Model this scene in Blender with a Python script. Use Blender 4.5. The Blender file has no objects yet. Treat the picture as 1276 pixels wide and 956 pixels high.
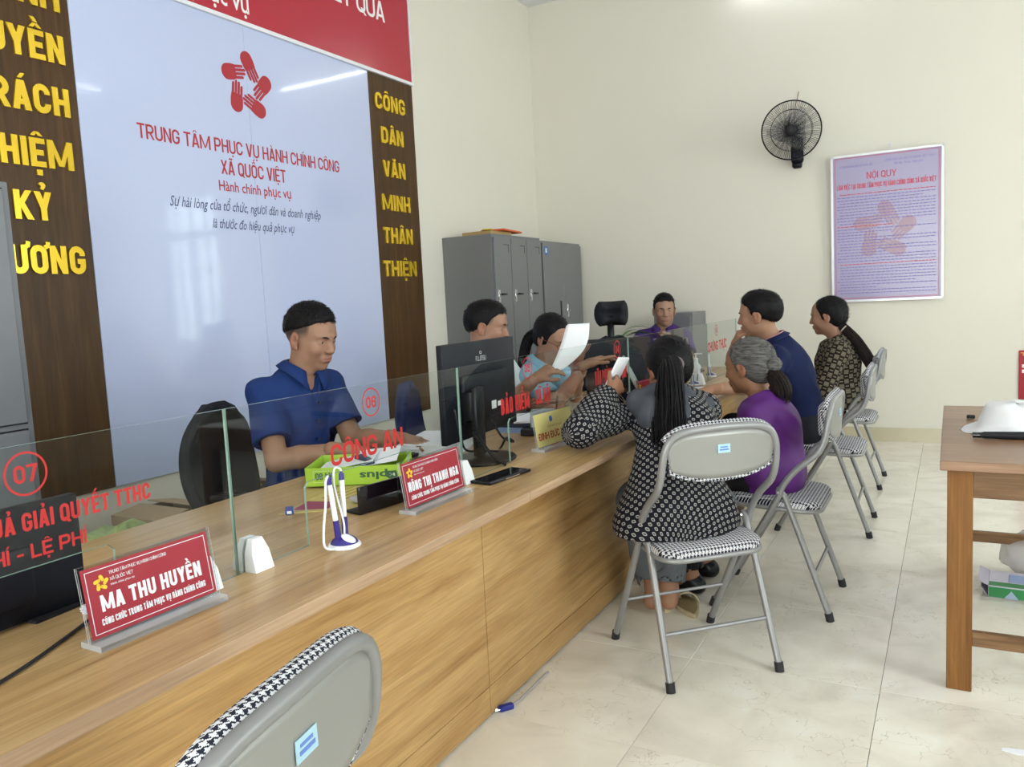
import bpy, bmesh, math, random
import numpy as np
from mathutils import Vector, Matrix
random.seed(7); rng = np.random.default_rng(5)
PI = math.pi
S = bpy.context.scene
COL = S.collection

# ---------------------------------------------------------------- camera, world, lights, exposure
cam_d = bpy.data.cameras.new('camera'); cam_d.sensor_width = 36; cam_d.lens = 28.22; cam_d.clip_start = .05
cam = bpy.data.objects.new('camera', cam_d); COL.objects.link(cam)
CR = ((0.87714112, -0.4802041, -0.00524221), (0.47770122, 0.87134603, 0.1120609), (-0.04924433, -0.10079743, 0.99368751))
m4 = Matrix.Identity(4)
for i in range(3):
    m4[i][0] = CR[i][0]; m4[i][1] = CR[i][2]; m4[i][2] = -CR[i][1]
m4[2][3] = 1.28
cam.matrix_world = m4
S.camera = cam
S.view_settings.view_transform = 'Standard'; S.view_settings.look = 'None'
S.view_settings.gamma = 1; S.view_settings.use_curve_mapping = False
S.view_settings.exposure = -0.02
world = bpy.data.worlds.new('sky'); S.world = world; world.use_nodes = True
wn = world.node_tree; bgn = wn.nodes['Background']; bgn.inputs[0].default_value = (.80, .90, .86, 1); bgn.inputs[1].default_value = 6.0

def area(name, loc, target, sx, sy, power, color):
    l = bpy.data.lights.new(name, 'AREA'); l.shape = 'RECTANGLE'; l.size = sx; l.size_y = sy; l.energy = power; l.color = color
    o = bpy.data.objects.new(name, l); COL.objects.link(o); o.location = loc
    o.rotation_euler = (Vector(target) - Vector(loc)).to_track_quat('-Z', 'Y').to_euler()
    return o
# daylight coming in through the windows of the right wall and the open door behind
area('daylight_right_near', (3.62, 1.2, 2.0), (0, 1.2, 1.0), 1.7, 2.0, 118, (.93, .97, 1.0))
area('daylight_right_far', (3.62, 4.9, 2.0), (0, 4.4, 1.0), 1.7, 2.0, 75, (.93, .97, 1.0))
area('daylight_door', (-.2, -2.75, 1.35), (-.2, 2, 1.0), 1.8, 2.4, 108, (.95, .98, 1.0))

# ---------------------------------------------------------------- materials
def mat(name, color, rough=.5, metal=0, bump=0, bscale=200, var=0, vscale=8, coat=0, spec=.5, alpha=None):
    m = bpy.data.materials.new(name); m.use_nodes = True
    nt = m.node_tree; b = nt.nodes['Principled BSDF']
    c = tuple(color) + (1,)
    b.inputs['Base Color'].default_value = c; b.inputs['Roughness'].default_value = rough
    b.inputs['Metallic'].default_value = metal; b.inputs['Coat Weight'].default_value = coat
    b.inputs['Specular IOR Level'].default_value = .15 if (rough >= .7 and spec == .5) else (.22 if max(color) < .04 and spec == .5 and rough > .1 else spec)
    tc = nt.nodes.new('ShaderNodeTexCoord')
    if var:
        n = nt.nodes.new('ShaderNodeTexNoise'); n.inputs['Scale'].default_value = vscale; n.inputs['Detail'].default_value = 5
        nt.links.new(tc.outputs['Object'], n.inputs['Vector'])
        mx = nt.nodes.new('ShaderNodeMix'); mx.data_type = 'RGBA'
        mx.inputs[6].default_value = tuple(x*(1-var) for x in color)+(1,); mx.inputs[7].default_value = tuple(min(1, x*(1+var)) for x in color)+(1,)
        nt.links.new(n.outputs['Fac'], mx.inputs[0]); nt.links.new(mx.outputs[2], b.inputs['Base Color'])
    if bump:
        n = nt.nodes.new('ShaderNodeTexNoise'); n.inputs['Scale'].default_value = bscale; n.inputs['Detail'].default_value = 3
        nt.links.new(tc.outputs['Object'], n.inputs['Vector'])
        bp = nt.nodes.new('ShaderNodeBump'); bp.inputs['Strength'].default_value = bump; bp.inputs['Distance'].default_value = .002
        nt.links.new(n.outputs['Fac'], bp.inputs['Height']); nt.links.new(bp.outputs[0], b.inputs['Normal'])
    return m

def ramp(nt, stops):
    r = nt.nodes.new('ShaderNodeValToRGB'); e = r.color_ramp.elements
    while len(e) < len(stops): e.new(.5)
    for el, (p, c) in zip(e, stops): el.position = p; el.color = tuple(c)+(1,)
    return r

def wood(name, stops, axis=1, scale=(22, 1.6), rough=.35, fine=90, rings=0.0, coat=0):
    """grain runs along the given axis of the object's coordinates"""
    m = bpy.data.materials.new(name); m.use_nodes = True; nt = m.node_tree; b = nt.nodes['Principled BSDF']
    tc = nt.nodes.new('ShaderNodeTexCoord'); mp = nt.nodes.new('ShaderNodeMapping')
    sc = [scale[0]]*3; sc[axis] = scale[1]; mp.inputs['Scale'].default_value = sc
    nt.links.new(tc.outputs['Object'], mp.inputs['Vector'])
    n = nt.nodes.new('ShaderNodeTexNoise'); n.inputs['Scale'].default_value = 1; n.inputs['Detail'].default_value = 6; n.inputs['Roughness'].default_value = .6; n.inputs['Distortion'].default_value = .6 + rings
    nt.links.new(mp.outputs[0], n.inputs['Vector'])
    r = ramp(nt, stops); nt.links.new(n.outputs['Fac'], r.inputs[0])
    mp2 = nt.nodes.new('ShaderNodeMapping'); s2 = [fine*2.2]*3; s2[axis] = fine*.07; mp2.inputs['Scale'].default_value = s2
    nt.links.new(tc.outputs['Object'], mp2.inputs['Vector'])
    n2 = nt.nodes.new('ShaderNodeTexNoise'); n2.inputs['Scale'].default_value = 1; n2.inputs['Detail'].default_value = 2
    nt.links.new(mp2.outputs[0], n2.inputs['Vector'])
    mr = nt.nodes.new('ShaderNodeMapRange'); mr.inputs[1].default_value = .3; mr.inputs[2].default_value = .7; mr.inputs[3].default_value = .84; mr.inputs[4].default_value = 1.1
    nt.links.new(n2.outputs['Fac'], mr.inputs[0])
    mx = nt.nodes.new('ShaderNodeVectorMath'); mx.operation = 'SCALE'
    nt.links.new(r.outputs[0], mx.inputs[0]); nt.links.new(mr.outputs[0], mx.inputs[3])
    nt.links.new(mx.outputs[0], b.inputs['Base Color'])
    b.inputs['Roughness'].default_value = rough; b.inputs['Coat Weight'].default_value = coat; b.inputs['Specular IOR Level'].default_value = .3
    bp = nt.nodes.new('ShaderNodeBump'); bp.inputs['Strength'].default_value = .12; bp.inputs['Distance'].default_value = .001
    nt.links.new(n2.outputs['Fac'], bp.inputs['Height']); nt.links.new(bp.outputs[0], b.inputs['Normal'])
    return m

def emis(name, color, s):
    m = bpy.data.materials.new(name); m.use_nodes = True; b = m.node_tree.nodes['Principled BSDF']
    b.inputs['Base Color'].default_value = tuple(color)+(1,); b.inputs['Emission Color'].default_value = tuple(color)+(1,); b.inputs['Emission Strength'].default_value = s
    return m

def glass_sheet(name, tint, gloss=1.0):
    m = bpy.data.materials.new(name); m.use_nodes = True; nt = m.node_tree; nt.nodes.clear()
    out = nt.nodes.new('ShaderNodeOutputMaterial'); tr = nt.nodes.new('ShaderNodeBsdfTransparent'); tr.inputs[0].default_value = tuple(tint)+(1,)
    gl = nt.nodes.new('ShaderNodeBsdfGlossy'); gl.inputs['Roughness'].default_value = .01
    fr = nt.nodes.new('ShaderNodeFresnel'); fr.inputs[0].default_value = 1.45
    mu = nt.nodes.new('ShaderNodeMath'); mu.operation = 'MULTIPLY'; mu.inputs[1].default_value = gloss
    ge = nt.nodes.new('ShaderNodeNewGeometry'); inv = nt.nodes.new('ShaderNodeMath'); inv.operation = 'SUBTRACT'; inv.inputs[0].default_value = 1
    nt.links.new(ge.outputs['Backfacing'], inv.inputs[1])
    m2 = nt.nodes.new('ShaderNodeMath'); m2.operation = 'MULTIPLY'
    mx = nt.nodes.new('ShaderNodeMixShader')
    nt.links.new(fr.outputs[0], mu.inputs[0]); nt.links.new(mu.outputs[0], m2.inputs[0]); nt.links.new(inv.outputs[0], m2.inputs[1])
    nt.links.new(m2.outputs[0], mx.inputs[0]); nt.links.new(tr.outputs[0], mx.inputs[1]); nt.links.new(gl.outputs[0], mx.inputs[2]); nt.links.new(mx.outputs[0], out.inputs[0])
    return m

def houndstooth(name, cell, light=(.60, .60, .62), dark=(.012, .014, .028), coord='UV'):
    m = bpy.data.materials.new(name); m.use_nodes = True; nt = m.node_tree; b = nt.nodes['Principled BSDF']
    tc = nt.nodes.new('ShaderNodeTexCoord'); sp = nt.nodes.new('ShaderNodeSeparateXYZ')
    sc = nt.nodes.new('ShaderNodeVectorMath'); sc.operation = 'SCALE'; sc.inputs[3].default_value = 8/cell
    nt.links.new(tc.outputs[coord], sc.inputs[0]); nt.links.new(sc.outputs[0], sp.inputs[0])
    def M(op, a, bb=None, c=None):
        n = nt.nodes.new('ShaderNodeMath'); n.operation = op
        for i, v in enumerate((a, bb, c)):
            if v is None: continue
            if isinstance(v, (int, float)): n.inputs[i].default_value = v
            else: nt.links.new(v, n.inputs[i])
        return n.outputs[0]
    i = M('FLOOR', sp.outputs[0]); j = M('FLOOR', sp.outputs[1])
    warp = M('LESS_THAN', M('FLOORED_MODULO', i, 8.0), 3.5)
    weft = M('LESS_THAN', M('FLOORED_MODULO', j, 8.0), 3.5)
    over = M('LESS_THAN', M('FLOORED_MODULO', M('ADD', i, j), 4.0), 1.5)
    v = M('ADD', M('MULTIPLY', over, warp), M('MULTIPLY', M('SUBTRACT', 1.0, over), weft))
    mx = nt.nodes.new('ShaderNodeMix'); mx.data_type = 'RGBA'; mx.inputs[6].default_value = tuple(light)+(1,); mx.inputs[7].default_value = tuple(dark)+(1,)
    nt.links.new(v, mx.inputs[0]); nt.links.new(mx.outputs[2], b.inputs['Base Color'])
    b.inputs['Roughness'].default_value = .8; b.inputs['Specular IOR Level'].default_value = .2
    return m

def motif(name, cell, base, ring, kind='rings'):
    """printed cloth: checkerboard of small ringed squares"""
    m = bpy.data.materials.new(name); m.use_nodes = True; nt = m.node_tree; b = nt.nodes['Principled BSDF']
    tc = nt.nodes.new('ShaderNodeTexCoord'); sp = nt.nodes.new('ShaderNodeSeparateXYZ')
    sc = nt.nodes.new('ShaderNodeVectorMath'); sc.operation = 'SCALE'; sc.inputs[3].default_value = 1/cell
    nt.links.new(tc.outputs['UV'], sc.inputs[0]); nt.links.new(sc.outputs[0], sp.inputs[0])
    def M(op, a, bb=None):
        n = nt.nodes.new('ShaderNodeMath'); n.operation = op
        for i, v in enumerate((a, bb)):
            if v is None: continue
            if isinstance(v, (int, float)): n.inputs[i].default_value = v
            else: nt.links.new(v, n.inputs[i])
        return n.outputs[0]
    x, y = sp.outputs[0], sp.outputs[1]
    par = M('LESS_THAN', M('FLOORED_MODULO', M('ADD', M('FLOOR', x), M('FLOOR', y)), 2.0), .5)
    fx = M('ABSOLUTE', M('SUBTRACT', M('FRACT', x), .5)); fy = M('ABSOLUTE', M('SUBTRACT', M('FRACT', y), .5))
    if kind == 'rings':
        r = M('POWER', M('ADD', M('POWER', fx, 3.0), M('POWER', fy, 3.0)), 1/3)
        v = M('MULTIPLY', par, M('MULTIPLY', M('LESS_THAN', r, .40), M('GREATER_THAN', r, .20)))
        dot = M('LESS_THAN', r, .06); v = M('MAXIMUM', v, M('MULTIPLY', par, dot))
    else:
        bars = M('GREATER_THAN', M('FRACT', M('MULTIPLY', y, 4.0)), .30)
        v = M('MULTIPLY', M('SUBTRACT', 1.0, par), M('MULTIPLY', bars, M('LESS_THAN', M('MAXIMUM', fx, fy), .43)))
        v = M('MAXIMUM', v, M('MULTIPLY', par, M('MULTIPLY', M('LESS_THAN', fy, .09), M('LESS_THAN', fx, .3))))
    mx = nt.nodes.new('ShaderNodeMix'); mx.data_type = 'RGBA'; mx.inputs[6].default_value = tuple(base)+(1,); mx.inputs[7].default_value = tuple(ring)+(1,)
    nt.links.new(v, mx.inputs[0]); nt.links.new(mx.outputs[2], b.inputs['Base Color']); b.inputs['Roughness'].default_value = .85
    b.inputs['Specular IOR Level'].default_value = .2
    return m

def attr_mat(name, rough=.5, bump=.1, bscale=400, sss=0):
    m = bpy.data.materials.new(name); m.use_nodes = True; nt = m.node_tree; b = nt.nodes['Principled BSDF']
    a = nt.nodes.new('ShaderNodeAttribute'); a.attribute_name = 'Col'; nt.links.new(a.outputs['Color'], b.inputs['Base Color'])
    b.inputs['Roughness'].default_value = rough; b.inputs['Specular IOR Level'].default_value = .35
    if bump:
        tc = nt.nodes.new('ShaderNodeTexCoord'); n = nt.nodes.new('ShaderNodeTexNoise'); n.inputs['Scale'].default_value = bscale
        nt.links.new(tc.outputs['Object'], n.inputs['Vector'])
        bp = nt.nodes.new('ShaderNodeBump'); bp.inputs['Strength'].default_value = bump; bp.inputs['Distance'].default_value = .001
        nt.links.new(n.outputs['Fac'], bp.inputs['Height']); nt.links.new(bp.outputs[0], b.inputs['Normal'])
    return m

def hair_mat(name, c1, c2, scale=(130, 130, 9)):
    m = bpy.data.materials.new(name); m.use_nodes = True; nt = m.node_tree; b = nt.nodes['Principled BSDF']
    tc = nt.nodes.new('ShaderNodeTexCoord'); mp = nt.nodes.new('ShaderNodeMapping'); mp.inputs['Scale'].default_value = scale
    nt.links.new(tc.outputs['Object'], mp.inputs['Vector'])
    n = nt.nodes.new('ShaderNodeTexNoise'); n.inputs['Scale'].default_value = 1; n.inputs['Detail'].default_value = 3; nt.links.new(mp.outputs[0], n.inputs['Vector'])
    r = ramp(nt, [(.30, c1), (.72, c2)]); nt.links.new(n.outputs['Fac'], r.inputs[0]); nt.links.new(r.outputs[0], b.inputs['Base Color'])
    b.inputs['Roughness'].default_value = .55; b.inputs['Specular IOR Level'].default_value = .18
    bp = nt.nodes.new('ShaderNodeBump'); bp.inputs['Strength'].default_value = .7; bp.inputs['Distance'].default_value = .002
    nt.links.new(n.outputs['Fac'], bp.inputs['Height']); nt.links.new(bp.outputs[0], b.inputs['Normal'])
    return m

M = {}
M['wall'] = mat('cream_wall_paint', (.78, .745, .655), .6, bump=.12, bscale=60, var=.03, vscale=1.3)
M['ceiling'] = mat('white_ceiling_panel', (.80, .80, .84), .5)
M['base'] = mat('beige_skirting_tile', (.60, .535, .38), .25, var=.08, vscale=9)
M['board'] = mat('white_laminated_board', (.53, .59, .83), .07, coat=.3, spec=.5)
M['brown'] = wood('brown_laminate', [(.30, (.050, .022, .006)), (.55, (.078, .036, .010)), (.75, (.115, .056, .017))], axis=2, scale=(26, 1.5), rough=.42)
M['gold'] = mat('gold_mirror_acrylic', (.84, .57, .04), .22, metal=.65)
M['red_panel'] = mat('red_panel', (.46, .018, .04), .14, coat=.3)
M['white_trim'] = mat('white_trim', (.8, .8, .84), .35)
M['logo_red'] = mat('logo_red_print', (.42, .02, .035), .3)
M['ink_navy'] = mat('navy_ink', (.05, .06, .17), .4)
M['white_ink'] = mat('white_ink', (.85, .85, .87), .4)
M['glass_red'] = mat('red_vinyl', (.43, .009, .009), .55)
M['counter'] = wood('light_oak_laminate', [(.30, (.27, .15, .055)), (.42, (.40, .245, .10)), (.55, (.50, .325, .15)), (.75, (.60, .41, .21))], axis=1, scale=(17, .9), rough=.28, fine=110)
M['counter_front'] = wood('oak_laminate_front', [(.30, (.26, .13, .04)), (.42, (.39, .22, .08)), (.55, (.48, .295, .12)), (.75, (.57, .37, .165))], axis=1, scale=(11, .8), rough=.35, fine=100, rings=.5)
M['edge'] = wood('oak_edge_band', [(.3, (.33, .21, .125)), (.7, (.45, .305, .195))], axis=1, scale=(60, 3), rough=.4)
M['shadow_gap'] = mat('dark_joint', (.05, .03, .015), .8)
M['table_wood'] = wood('orange_brown_wood', [(.25, (.09, .033, .008)), (.45, (.17, .068, .014)), (.6, (.22, .095, .022)), (.8, (.29, .14, .038))], axis=2, scale=(13, 1.3), rough=.6, fine=80, rings=1.2)
M['table_top'] = wood('worn_table_top', [(.25, (.16, .082, .042)), (.5, (.25, .135, .073)), (.8, (.34, .20, .12))], axis=0, scale=(9, 1.3), rough=.3, fine=70)
M['rail_wood'] = wood('dark_rail_wood', [(.3, (.12, .06, .025)), (.7, (.27, .15, .07))], axis=0, scale=(30, 3), rough=.5)
M['steel'] = mat('grey_enamel_steel', (.185, .187, .192), .38, bump=.05, bscale=300)
M['steel_light'] = mat('light_grey_enamel', (.165, .172, .192), .38, bump=.05, bscale=300)
M['chrome'] = mat('chrome', (.7, .7, .72), .2, metal=1)
M['tube'] = mat('silver_grey_tube', (.25, .25, .252), .36, metal=.3)
M['panel_grey'] = mat('silver_grey_panel', (.275, .272, .258), .38, metal=.25)
M['rubber'] = mat('black_rubber', (.025, .025, .028), .6)
M['black'] = mat('black_plastic', (.012, .012, .015), .32)
M['black_matte'] = mat('black_matte_plastic', (.018, .018, .022), .55)
M['black_navy'] = mat('dark_navy_plastic', (.007, .008, .014), .45)
M['black_gloss'] = mat('black_gloss', (.006, .006, .009), .06)
M['white'] = mat('white_plastic', (.80, .81, .84), .35)
M['paper'] = mat('white_paper', (.82, .83, .88), .7)
M['navy_plastic'] = mat('navy_blue_plastic', (.03, .02, .20), .3)
M['acrylic'] = glass_sheet('clear_acrylic', (.95, .96, .97), .4)
M['glass'] = glass_sheet('clear_glass', (.94, .965, .955), .85)
M['glass_edge'] = mat('green_glass_edge', (.25, .37, .32), .15)
M['acrylic_edge'] = mat('acrylic_edge', (.66, .68, .70), .08); M['acrylic_edge'].node_tree.nodes['Principled BSDF'].inputs['Alpha'].default_value = .5
M['plate_red'] = mat('red_name_card', (.36, .004, .02), .4)
M['plate_yellow'] = mat('yellow_name_card', (.72, .62, .23), .4, var=.15, vscale=14)
M['yellow_ink'] = mat('yellow_ink', (.9, .60, .02), .4)
M['houndstooth'] = houndstooth('houndstooth_vinyl', .024)
M['tile'] = None
M['fabric_black'] = mat('black_chair_fabric', (.018, .019, .024), .8, bump=.3, bscale=500)
M['fabric_blue'] = mat('navy_chair_fabric', (.022, .035, .11), .8, bump=.3, bscale=500)
M['green_card'] = mat('lime_green_card', (.38, .60, .03), .4)
M['green_dark'] = mat('dark_green_print', (.03, .11, .04), .5)
M['card'] = mat('brown_cardboard', (.46, .34, .22), .8, var=.1)
M['card_dark'] = mat('dark_brown_cardboard', (.20, .13, .08), .8)
M['bag_green'] = mat('green_plastic_bag', (.30, .38, .15), .5, var=.4, vscale=30)
M['blue_paper'] = mat('pale_blue_folder', (.28, .40, .68), .6)
M['dark_folder'] = mat('dark_blue_folder', (.03, .04, .09), .5)
M['yellow_tool'] = mat('yellow_plastic', (.75, .52, .03), .4)
M['orange'] = mat('orange_card', (.85, .20, .03), .6)
M['sticker'] = mat('pale_blue_sticker', (.36, .56, .66), .4)
M['leaf'] = mat('green_leaf', (.05, .17, .035), .45, var=.3, vscale=20)
M['poster'] = mat('lilac_poster_print', (.40, .36, .55), .25)
M['poster_hand'] = mat('faded_pink_print', (.40, .26, .34), .3)
M['poster_ink'] = mat('faint_blue_print', (.22, .18, .50), .5)
M['poster_red'] = mat('faint_red_print', (.58, .10, .16), .5)
M['alu'] = mat('silver_frame', (.72, .73, .76), .3, metal=.4)
M['tube_light'] = emis('fluorescent_tube', (.92, .96, 1), 13)
M['sky_pane'] = glass_sheet('window_glass', (.95, .97, .96), .6)
M['window_frame'] = mat('white_window_frame', (.62, .64, .66), .4)
M['foliage'] = mat('garden_foliage', (.10, .24, .06), .8, var=.6, vscale=3)

def floor_mat():
    m = bpy.data.materials.new('polished_cream_tile'); m.use_nodes = True; nt = m.node_tree; b = nt.nodes['Principled BSDF']
    tc = nt.nodes.new('ShaderNodeTexCoord'); ge = nt.nodes.new('ShaderNodeNewGeometry'); oi = nt.nodes.new('ShaderNodeObjectInfo')
    off = nt.nodes.new('ShaderNodeVectorMath'); off.operation = 'ADD'
    mulr = nt.nodes.new('ShaderNodeMath'); mulr.operation = 'MULTIPLY'; mulr.inputs[1].default_value = 37
    nt.links.new(oi.outputs['Random'], mulr.inputs[0])
    nt.links.new(ge.outputs['Position'], off.inputs[0]); nt.links.new(mulr.outputs[0], off.inputs[1])
    n = nt.nodes.new('ShaderNodeTexNoise'); n.inputs['Scale'].default_value = 3.5; n.inputs['Detail'].default_value = 8; n.inputs['Distortion'].default_value = 1.2
    nt.links.new(off.outputs[0], n.inputs['Vector'])
    r = ramp(nt, [(.3, (.70, .655, .56)), (.55, (.82, .77, .67)), (.75, (.88, .85, .77))]); nt.links.new(n.outputs['Fac'], r.inputs[0])
    v = nt.nodes.new('ShaderNodeTexVoronoi'); v.feature = 'DISTANCE_TO_EDGE'; v.inputs['Scale'].default_value = 9
    wn_ = nt.nodes.new('ShaderNodeTexNoise'); wn_.inputs['Scale'].default_value = 7; wn_.inputs['Detail'].default_value = 4
    nt.links.new(off.outputs[0], wn_.inputs['Vector'])
    wa = nt.nodes.new('ShaderNodeVectorMath'); wa.operation = 'MULTIPLY_ADD'; wa.inputs[1].default_value = (.35, .35, .35)
    nt.links.new(wn_.outputs['Color'], wa.inputs[0]); nt.links.new(off.outputs[0], wa.inputs[2]); nt.links.new(wa.outputs[0], v.inputs['Vector'])
    cr = nt.nodes.new('ShaderNodeMapRange'); cr.inputs[1].default_value = 0; cr.inputs[2].default_value = .014; cr.inputs[3].default_value = .55; cr.inputs[4].default_value = 0
    nt.links.new(v.outputs['Distance'], cr.inputs[0])
    msk = nt.nodes.new('ShaderNodeMapRange'); msk.inputs[1].default_value = .44; msk.inputs[2].default_value = .56
    n3 = nt.nodes.new('ShaderNodeTexNoise'); n3.inputs['Scale'].default_value = 5; nt.links.new(off.outputs[0], n3.inputs['Vector']); nt.links.new(n3.outputs['Fac'], msk.inputs[0])
    mu = nt.nodes.new('ShaderNodeMath'); mu.operation = 'MULTIPLY'; nt.links.new(cr.outputs[0], mu.inputs[0]); nt.links.new(msk.outputs[0], mu.inputs[1])
    mx = nt.nodes.new('ShaderNodeMix'); mx.data_type = 'RGBA'; mx.inputs[7].default_value = (.34, .27, .18, 1)
    nt.links.new(mu.outputs[0], mx.inputs[0]); nt.links.new(r.outputs[0], mx.inputs[6]); nt.links.new(mx.outputs[2], b.inputs['Base Color'])
    b.inputs['Roughness'].default_value = .13; b.inputs['Specular IOR Level'].default_value = .5
    return m
M['tile'] = floor_mat()

# ---------------------------------------------------------------- mesh builder
def catmull(pts, n=6, closed=False):
    P = [Vector(p) for p in pts]; out = []
    L = len(P); rngi = range(L if closed else L-1)
    for i in rngi:
        if closed: a, b, c, d = P[(i-1) % L], P[i], P[(i+1) % L], P[(i+2) % L]
        else: a, b, c, d = P[max(i-1, 0)], P[i], P[i+1], P[min(i+2, L-1)]
        for k in range(n):
            t = k/n
            out.append(.5*((2*b)+(c-a)*t+(2*a-5*b+4*c-d)*t*t+(3*b-a-3*c+d)*t**3))
    if not closed: out.append(P[-1])
    return out

class MB:
    def __init__(s): s.v = []; s.f = []; s.m = []; s.mats = []; s.uv = {}
    def mi(s, mt):
        if mt not in s.mats: s.mats.append(mt)
        return s.mats.index(mt)
    def add(s, vs, fs, mt=0, T=None):
        b = len(s.v)
        for v in vs:
            v = Vector(v); s.v.append(T @ v if T is not None else v)
        for f in fs: s.f.append([b+i for i in f]); s.m.append(mt)
    def box(s, c, size, T=None, mt=0, rot=None):
        x, y, z = [a/2 for a in size]
        vs = [Vector((i*x, j*y, k*z)) for i in (-1, 1) for j in (-1, 1) for k in (-1, 1)]
        if rot is not None: vs = [rot @ v for v in vs]
        vs = [v+Vector(c) for v in vs]
        s.add(vs, [(0, 1, 3, 2), (4, 6, 7, 5), (0, 4, 5, 1), (2, 3, 7, 6), (0, 2, 6, 4), (1, 5, 7, 3)], mt, T)
    def bb(s, lo, hi, mt=0, T=None):
        s.box([(a+b)/2 for a, b in zip(lo, hi)], [abs(b-a) for a, b in zip(lo, hi)], T, mt)
    def rbox(s, c, size, bev=.005, seg=2, T=None, mt=0, rot=None):
        bm = bmesh.new(); bmesh.ops.create_cube(bm, size=1); bmesh.ops.scale(bm, vec=size, verts=bm.verts)
        bmesh.ops.bevel(bm, geom=bm.edges[:], offset=bev, segments=seg, profile=.5, affect='EDGES')
        bm.verts.index_update()
        vs = [v.co.copy() for v in bm.verts]
        if rot is not None: vs = [rot @ v for v in vs]
        s.add([v+Vector(c) for v in vs], [[v.index for v in f.verts] for f in bm.faces], mt, T); bm.free()
    def cyl(s, a, b, r1, r2=None, n=16, mt=0, T=None, cap=True):
        r2 = r1 if r2 is None else r2
        a, b = Vector(a), Vector(b); d = (b-a).normalized(); u = d.orthogonal().normalized(); w = d.cross(u)
        vs = [c+r*(u*math.cos(2*PI*i/n)+w*math.sin(2*PI*i/n)) for c, r in ((a, r1), (b, r2)) for i in range(n)]
        fs = [(i, (i+1) % n, n+(i+1) % n, n+i) for i in range(n)]
        if cap: fs += [list(range(n))[::-1], list(range(n, 2*n))]
        s.add(vs, fs, mt, T)
    def tube(s, pts, r, n=8, mt=0, T=None, closed=False, cap=True):
        P = [Vector(p) for p in pts]; L = len(P)
        rr = r if hasattr(r, '__len__') else [r]*L
        tang = []
        for i in range(L):
            if closed: t = P[(i+1) % L]-P[i-1]
            else: t = P[min(i+1, L-1)]-P[max(i-1, 0)]
            tang.append(t.normalized() if t.length > 1e-9 else Vector((0, 0, 1)))
        u = tang[0].orthogonal().normalized(); vs = []
        for i in range(L):
            u = (u-tang[i]*u.dot(tang[i])); u = u.normalized() if u.length > 1e-6 else tang[i].orthogonal().normalized()
            w = tang[i].cross(u)
            vs += [P[i]+rr[i]*(u*math.cos(2*PI*k/n)+w*math.sin(2*PI*k/n)) for k in range(n)]
        fs = []
        for i in range(L if closed else L-1):
            j = (i+1) % L
            fs += [(i*n+k, i*n+(k+1) % n, j*n+(k+1) % n, j*n+k) for k in range(n)]
        if not closed and cap: fs += [list(range(n))[::-1], list(range((L-1)*n, L*n))]
        s.add(vs, fs, mt, T)
    def lathe(s, prof, n=24, mt=0, T=None, c=(0, 0, 0)):
        c = Vector(c); L = len(prof)
        vs = [c+Vector((r*math.cos(2*PI*i/n), r*math.sin(2*PI*i/n), z)) for r, z in prof for i in range(n)]
        fs = [(j*n+i, j*n+(i+1) % n, (j+1)*n+(i+1) % n, (j+1)*n+i) for j in range(L-1) for i in range(n)]
        if prof[0][0] > 1e-6: fs.append(list(range(n))[::-1])
        if prof[-1][0] > 1e-6: fs.append(list(range((L-1)*n, L*n)))
        s.add(vs, fs, mt, T)
    def sphere(s, c, r, n=12, mt=0, T=None):
        r = r if hasattr(r, '__len__') else (r, r, r)
        prof = [(math.sin(PI*i/n), -math.cos(PI*i/n)) for i in range(n+1)]; prof[0] = (1e-5, -1); prof[-1] = (1e-5, 1)
        m = n*2; vs = [Vector((p*math.cos(2*PI*i/m)*r[0], p*math.sin(2*PI*i/m)*r[1], z*r[2]))+Vector(c) for p, z in prof for i in range(m)]
        s.add(vs, [(j*m+i, j*m+(i+1) % m, (j+1)*m+(i+1) % m, (j+1)*m+i) for j in range(n) for i in range(m)], mt, T)
    def prism(s, poly, T, h, mt=0, mt_side=None):
        """polygon in local xy, extruded to z = h, mapped by T"""
        n = len(poly); vs = [Vector((x, y, 0)) for x, y in poly]+[Vector((x, y, h)) for x, y in poly]
        s.add(vs, [list(range(n))[::-1], list(range(n, 2*n))], mt, T)
        s.add(vs, [(i, (i+1) % n, n+(i+1) % n, n+i) for i in range(n)], mt if mt_side is None else mt_side, T)
    def grid(s, fn, nu, nv, mt=0, T=None, close_u=False):
        vs = [fn(i/(nu if close_u else nu-1), j/(nv-1)) for j in range(nv) for i in range(nu)]
        fs = []
        for j in range(nv-1):
            for i in range(nu if close_u else nu-1):
                k = (i+1) % nu; fs.append((j*nu+i, j*nu+k, (j+1)*nu+k, (j+1)*nu+i))
        s.add(vs, fs, mt, T)
    def build(s, name, mt, parent=None, smooth=None, uv=None, recalc=True, solid=0):
        me = bpy.data.meshes.new(name)
        org = Vector((0, 0, 0))
        if parent is not None: inv = parent.matrix_world.inverted() if parent.get('_w') else None
        me.from_pydata([tuple(v) for v in s.v], [], s.f)
        mts = mt if isinstance(mt, (list, tuple)) else [mt]
        for q in mts: me.materials.append(q)
        if len(mts) > 1: me.polygons.foreach_set('material_index', s.m)
        if recalc:
            bm = bmesh.new(); bm.from_mesh(me); bmesh.ops.remove_doubles(bm, verts=bm.verts, dist=1e-6); bmesh.ops.recalc_face_normals(bm, faces=bm.faces); bm.to_mesh(me); bm.free()
        if smooth: 
            me.polygons.foreach_set('use_smooth', [True]*len(me.polygons))
            me.set_sharp_from_angle(angle=math.radians(smooth))
        if uv:
            l = me.uv_layers.new(name='UVMap')
            for lp in me.loops: l.data[lp.index].uv = uv(me.vertices[lp.vertex_index].co)
        me.update()
        o = bpy.data.objects.new(name, me); COL.objects.link(o)
        if parent is not None: o.parent = parent
        if solid:
            md = o.modifiers.new('thickness', 'SOLIDIFY'); md.thickness = solid; md.offset = 0
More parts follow.
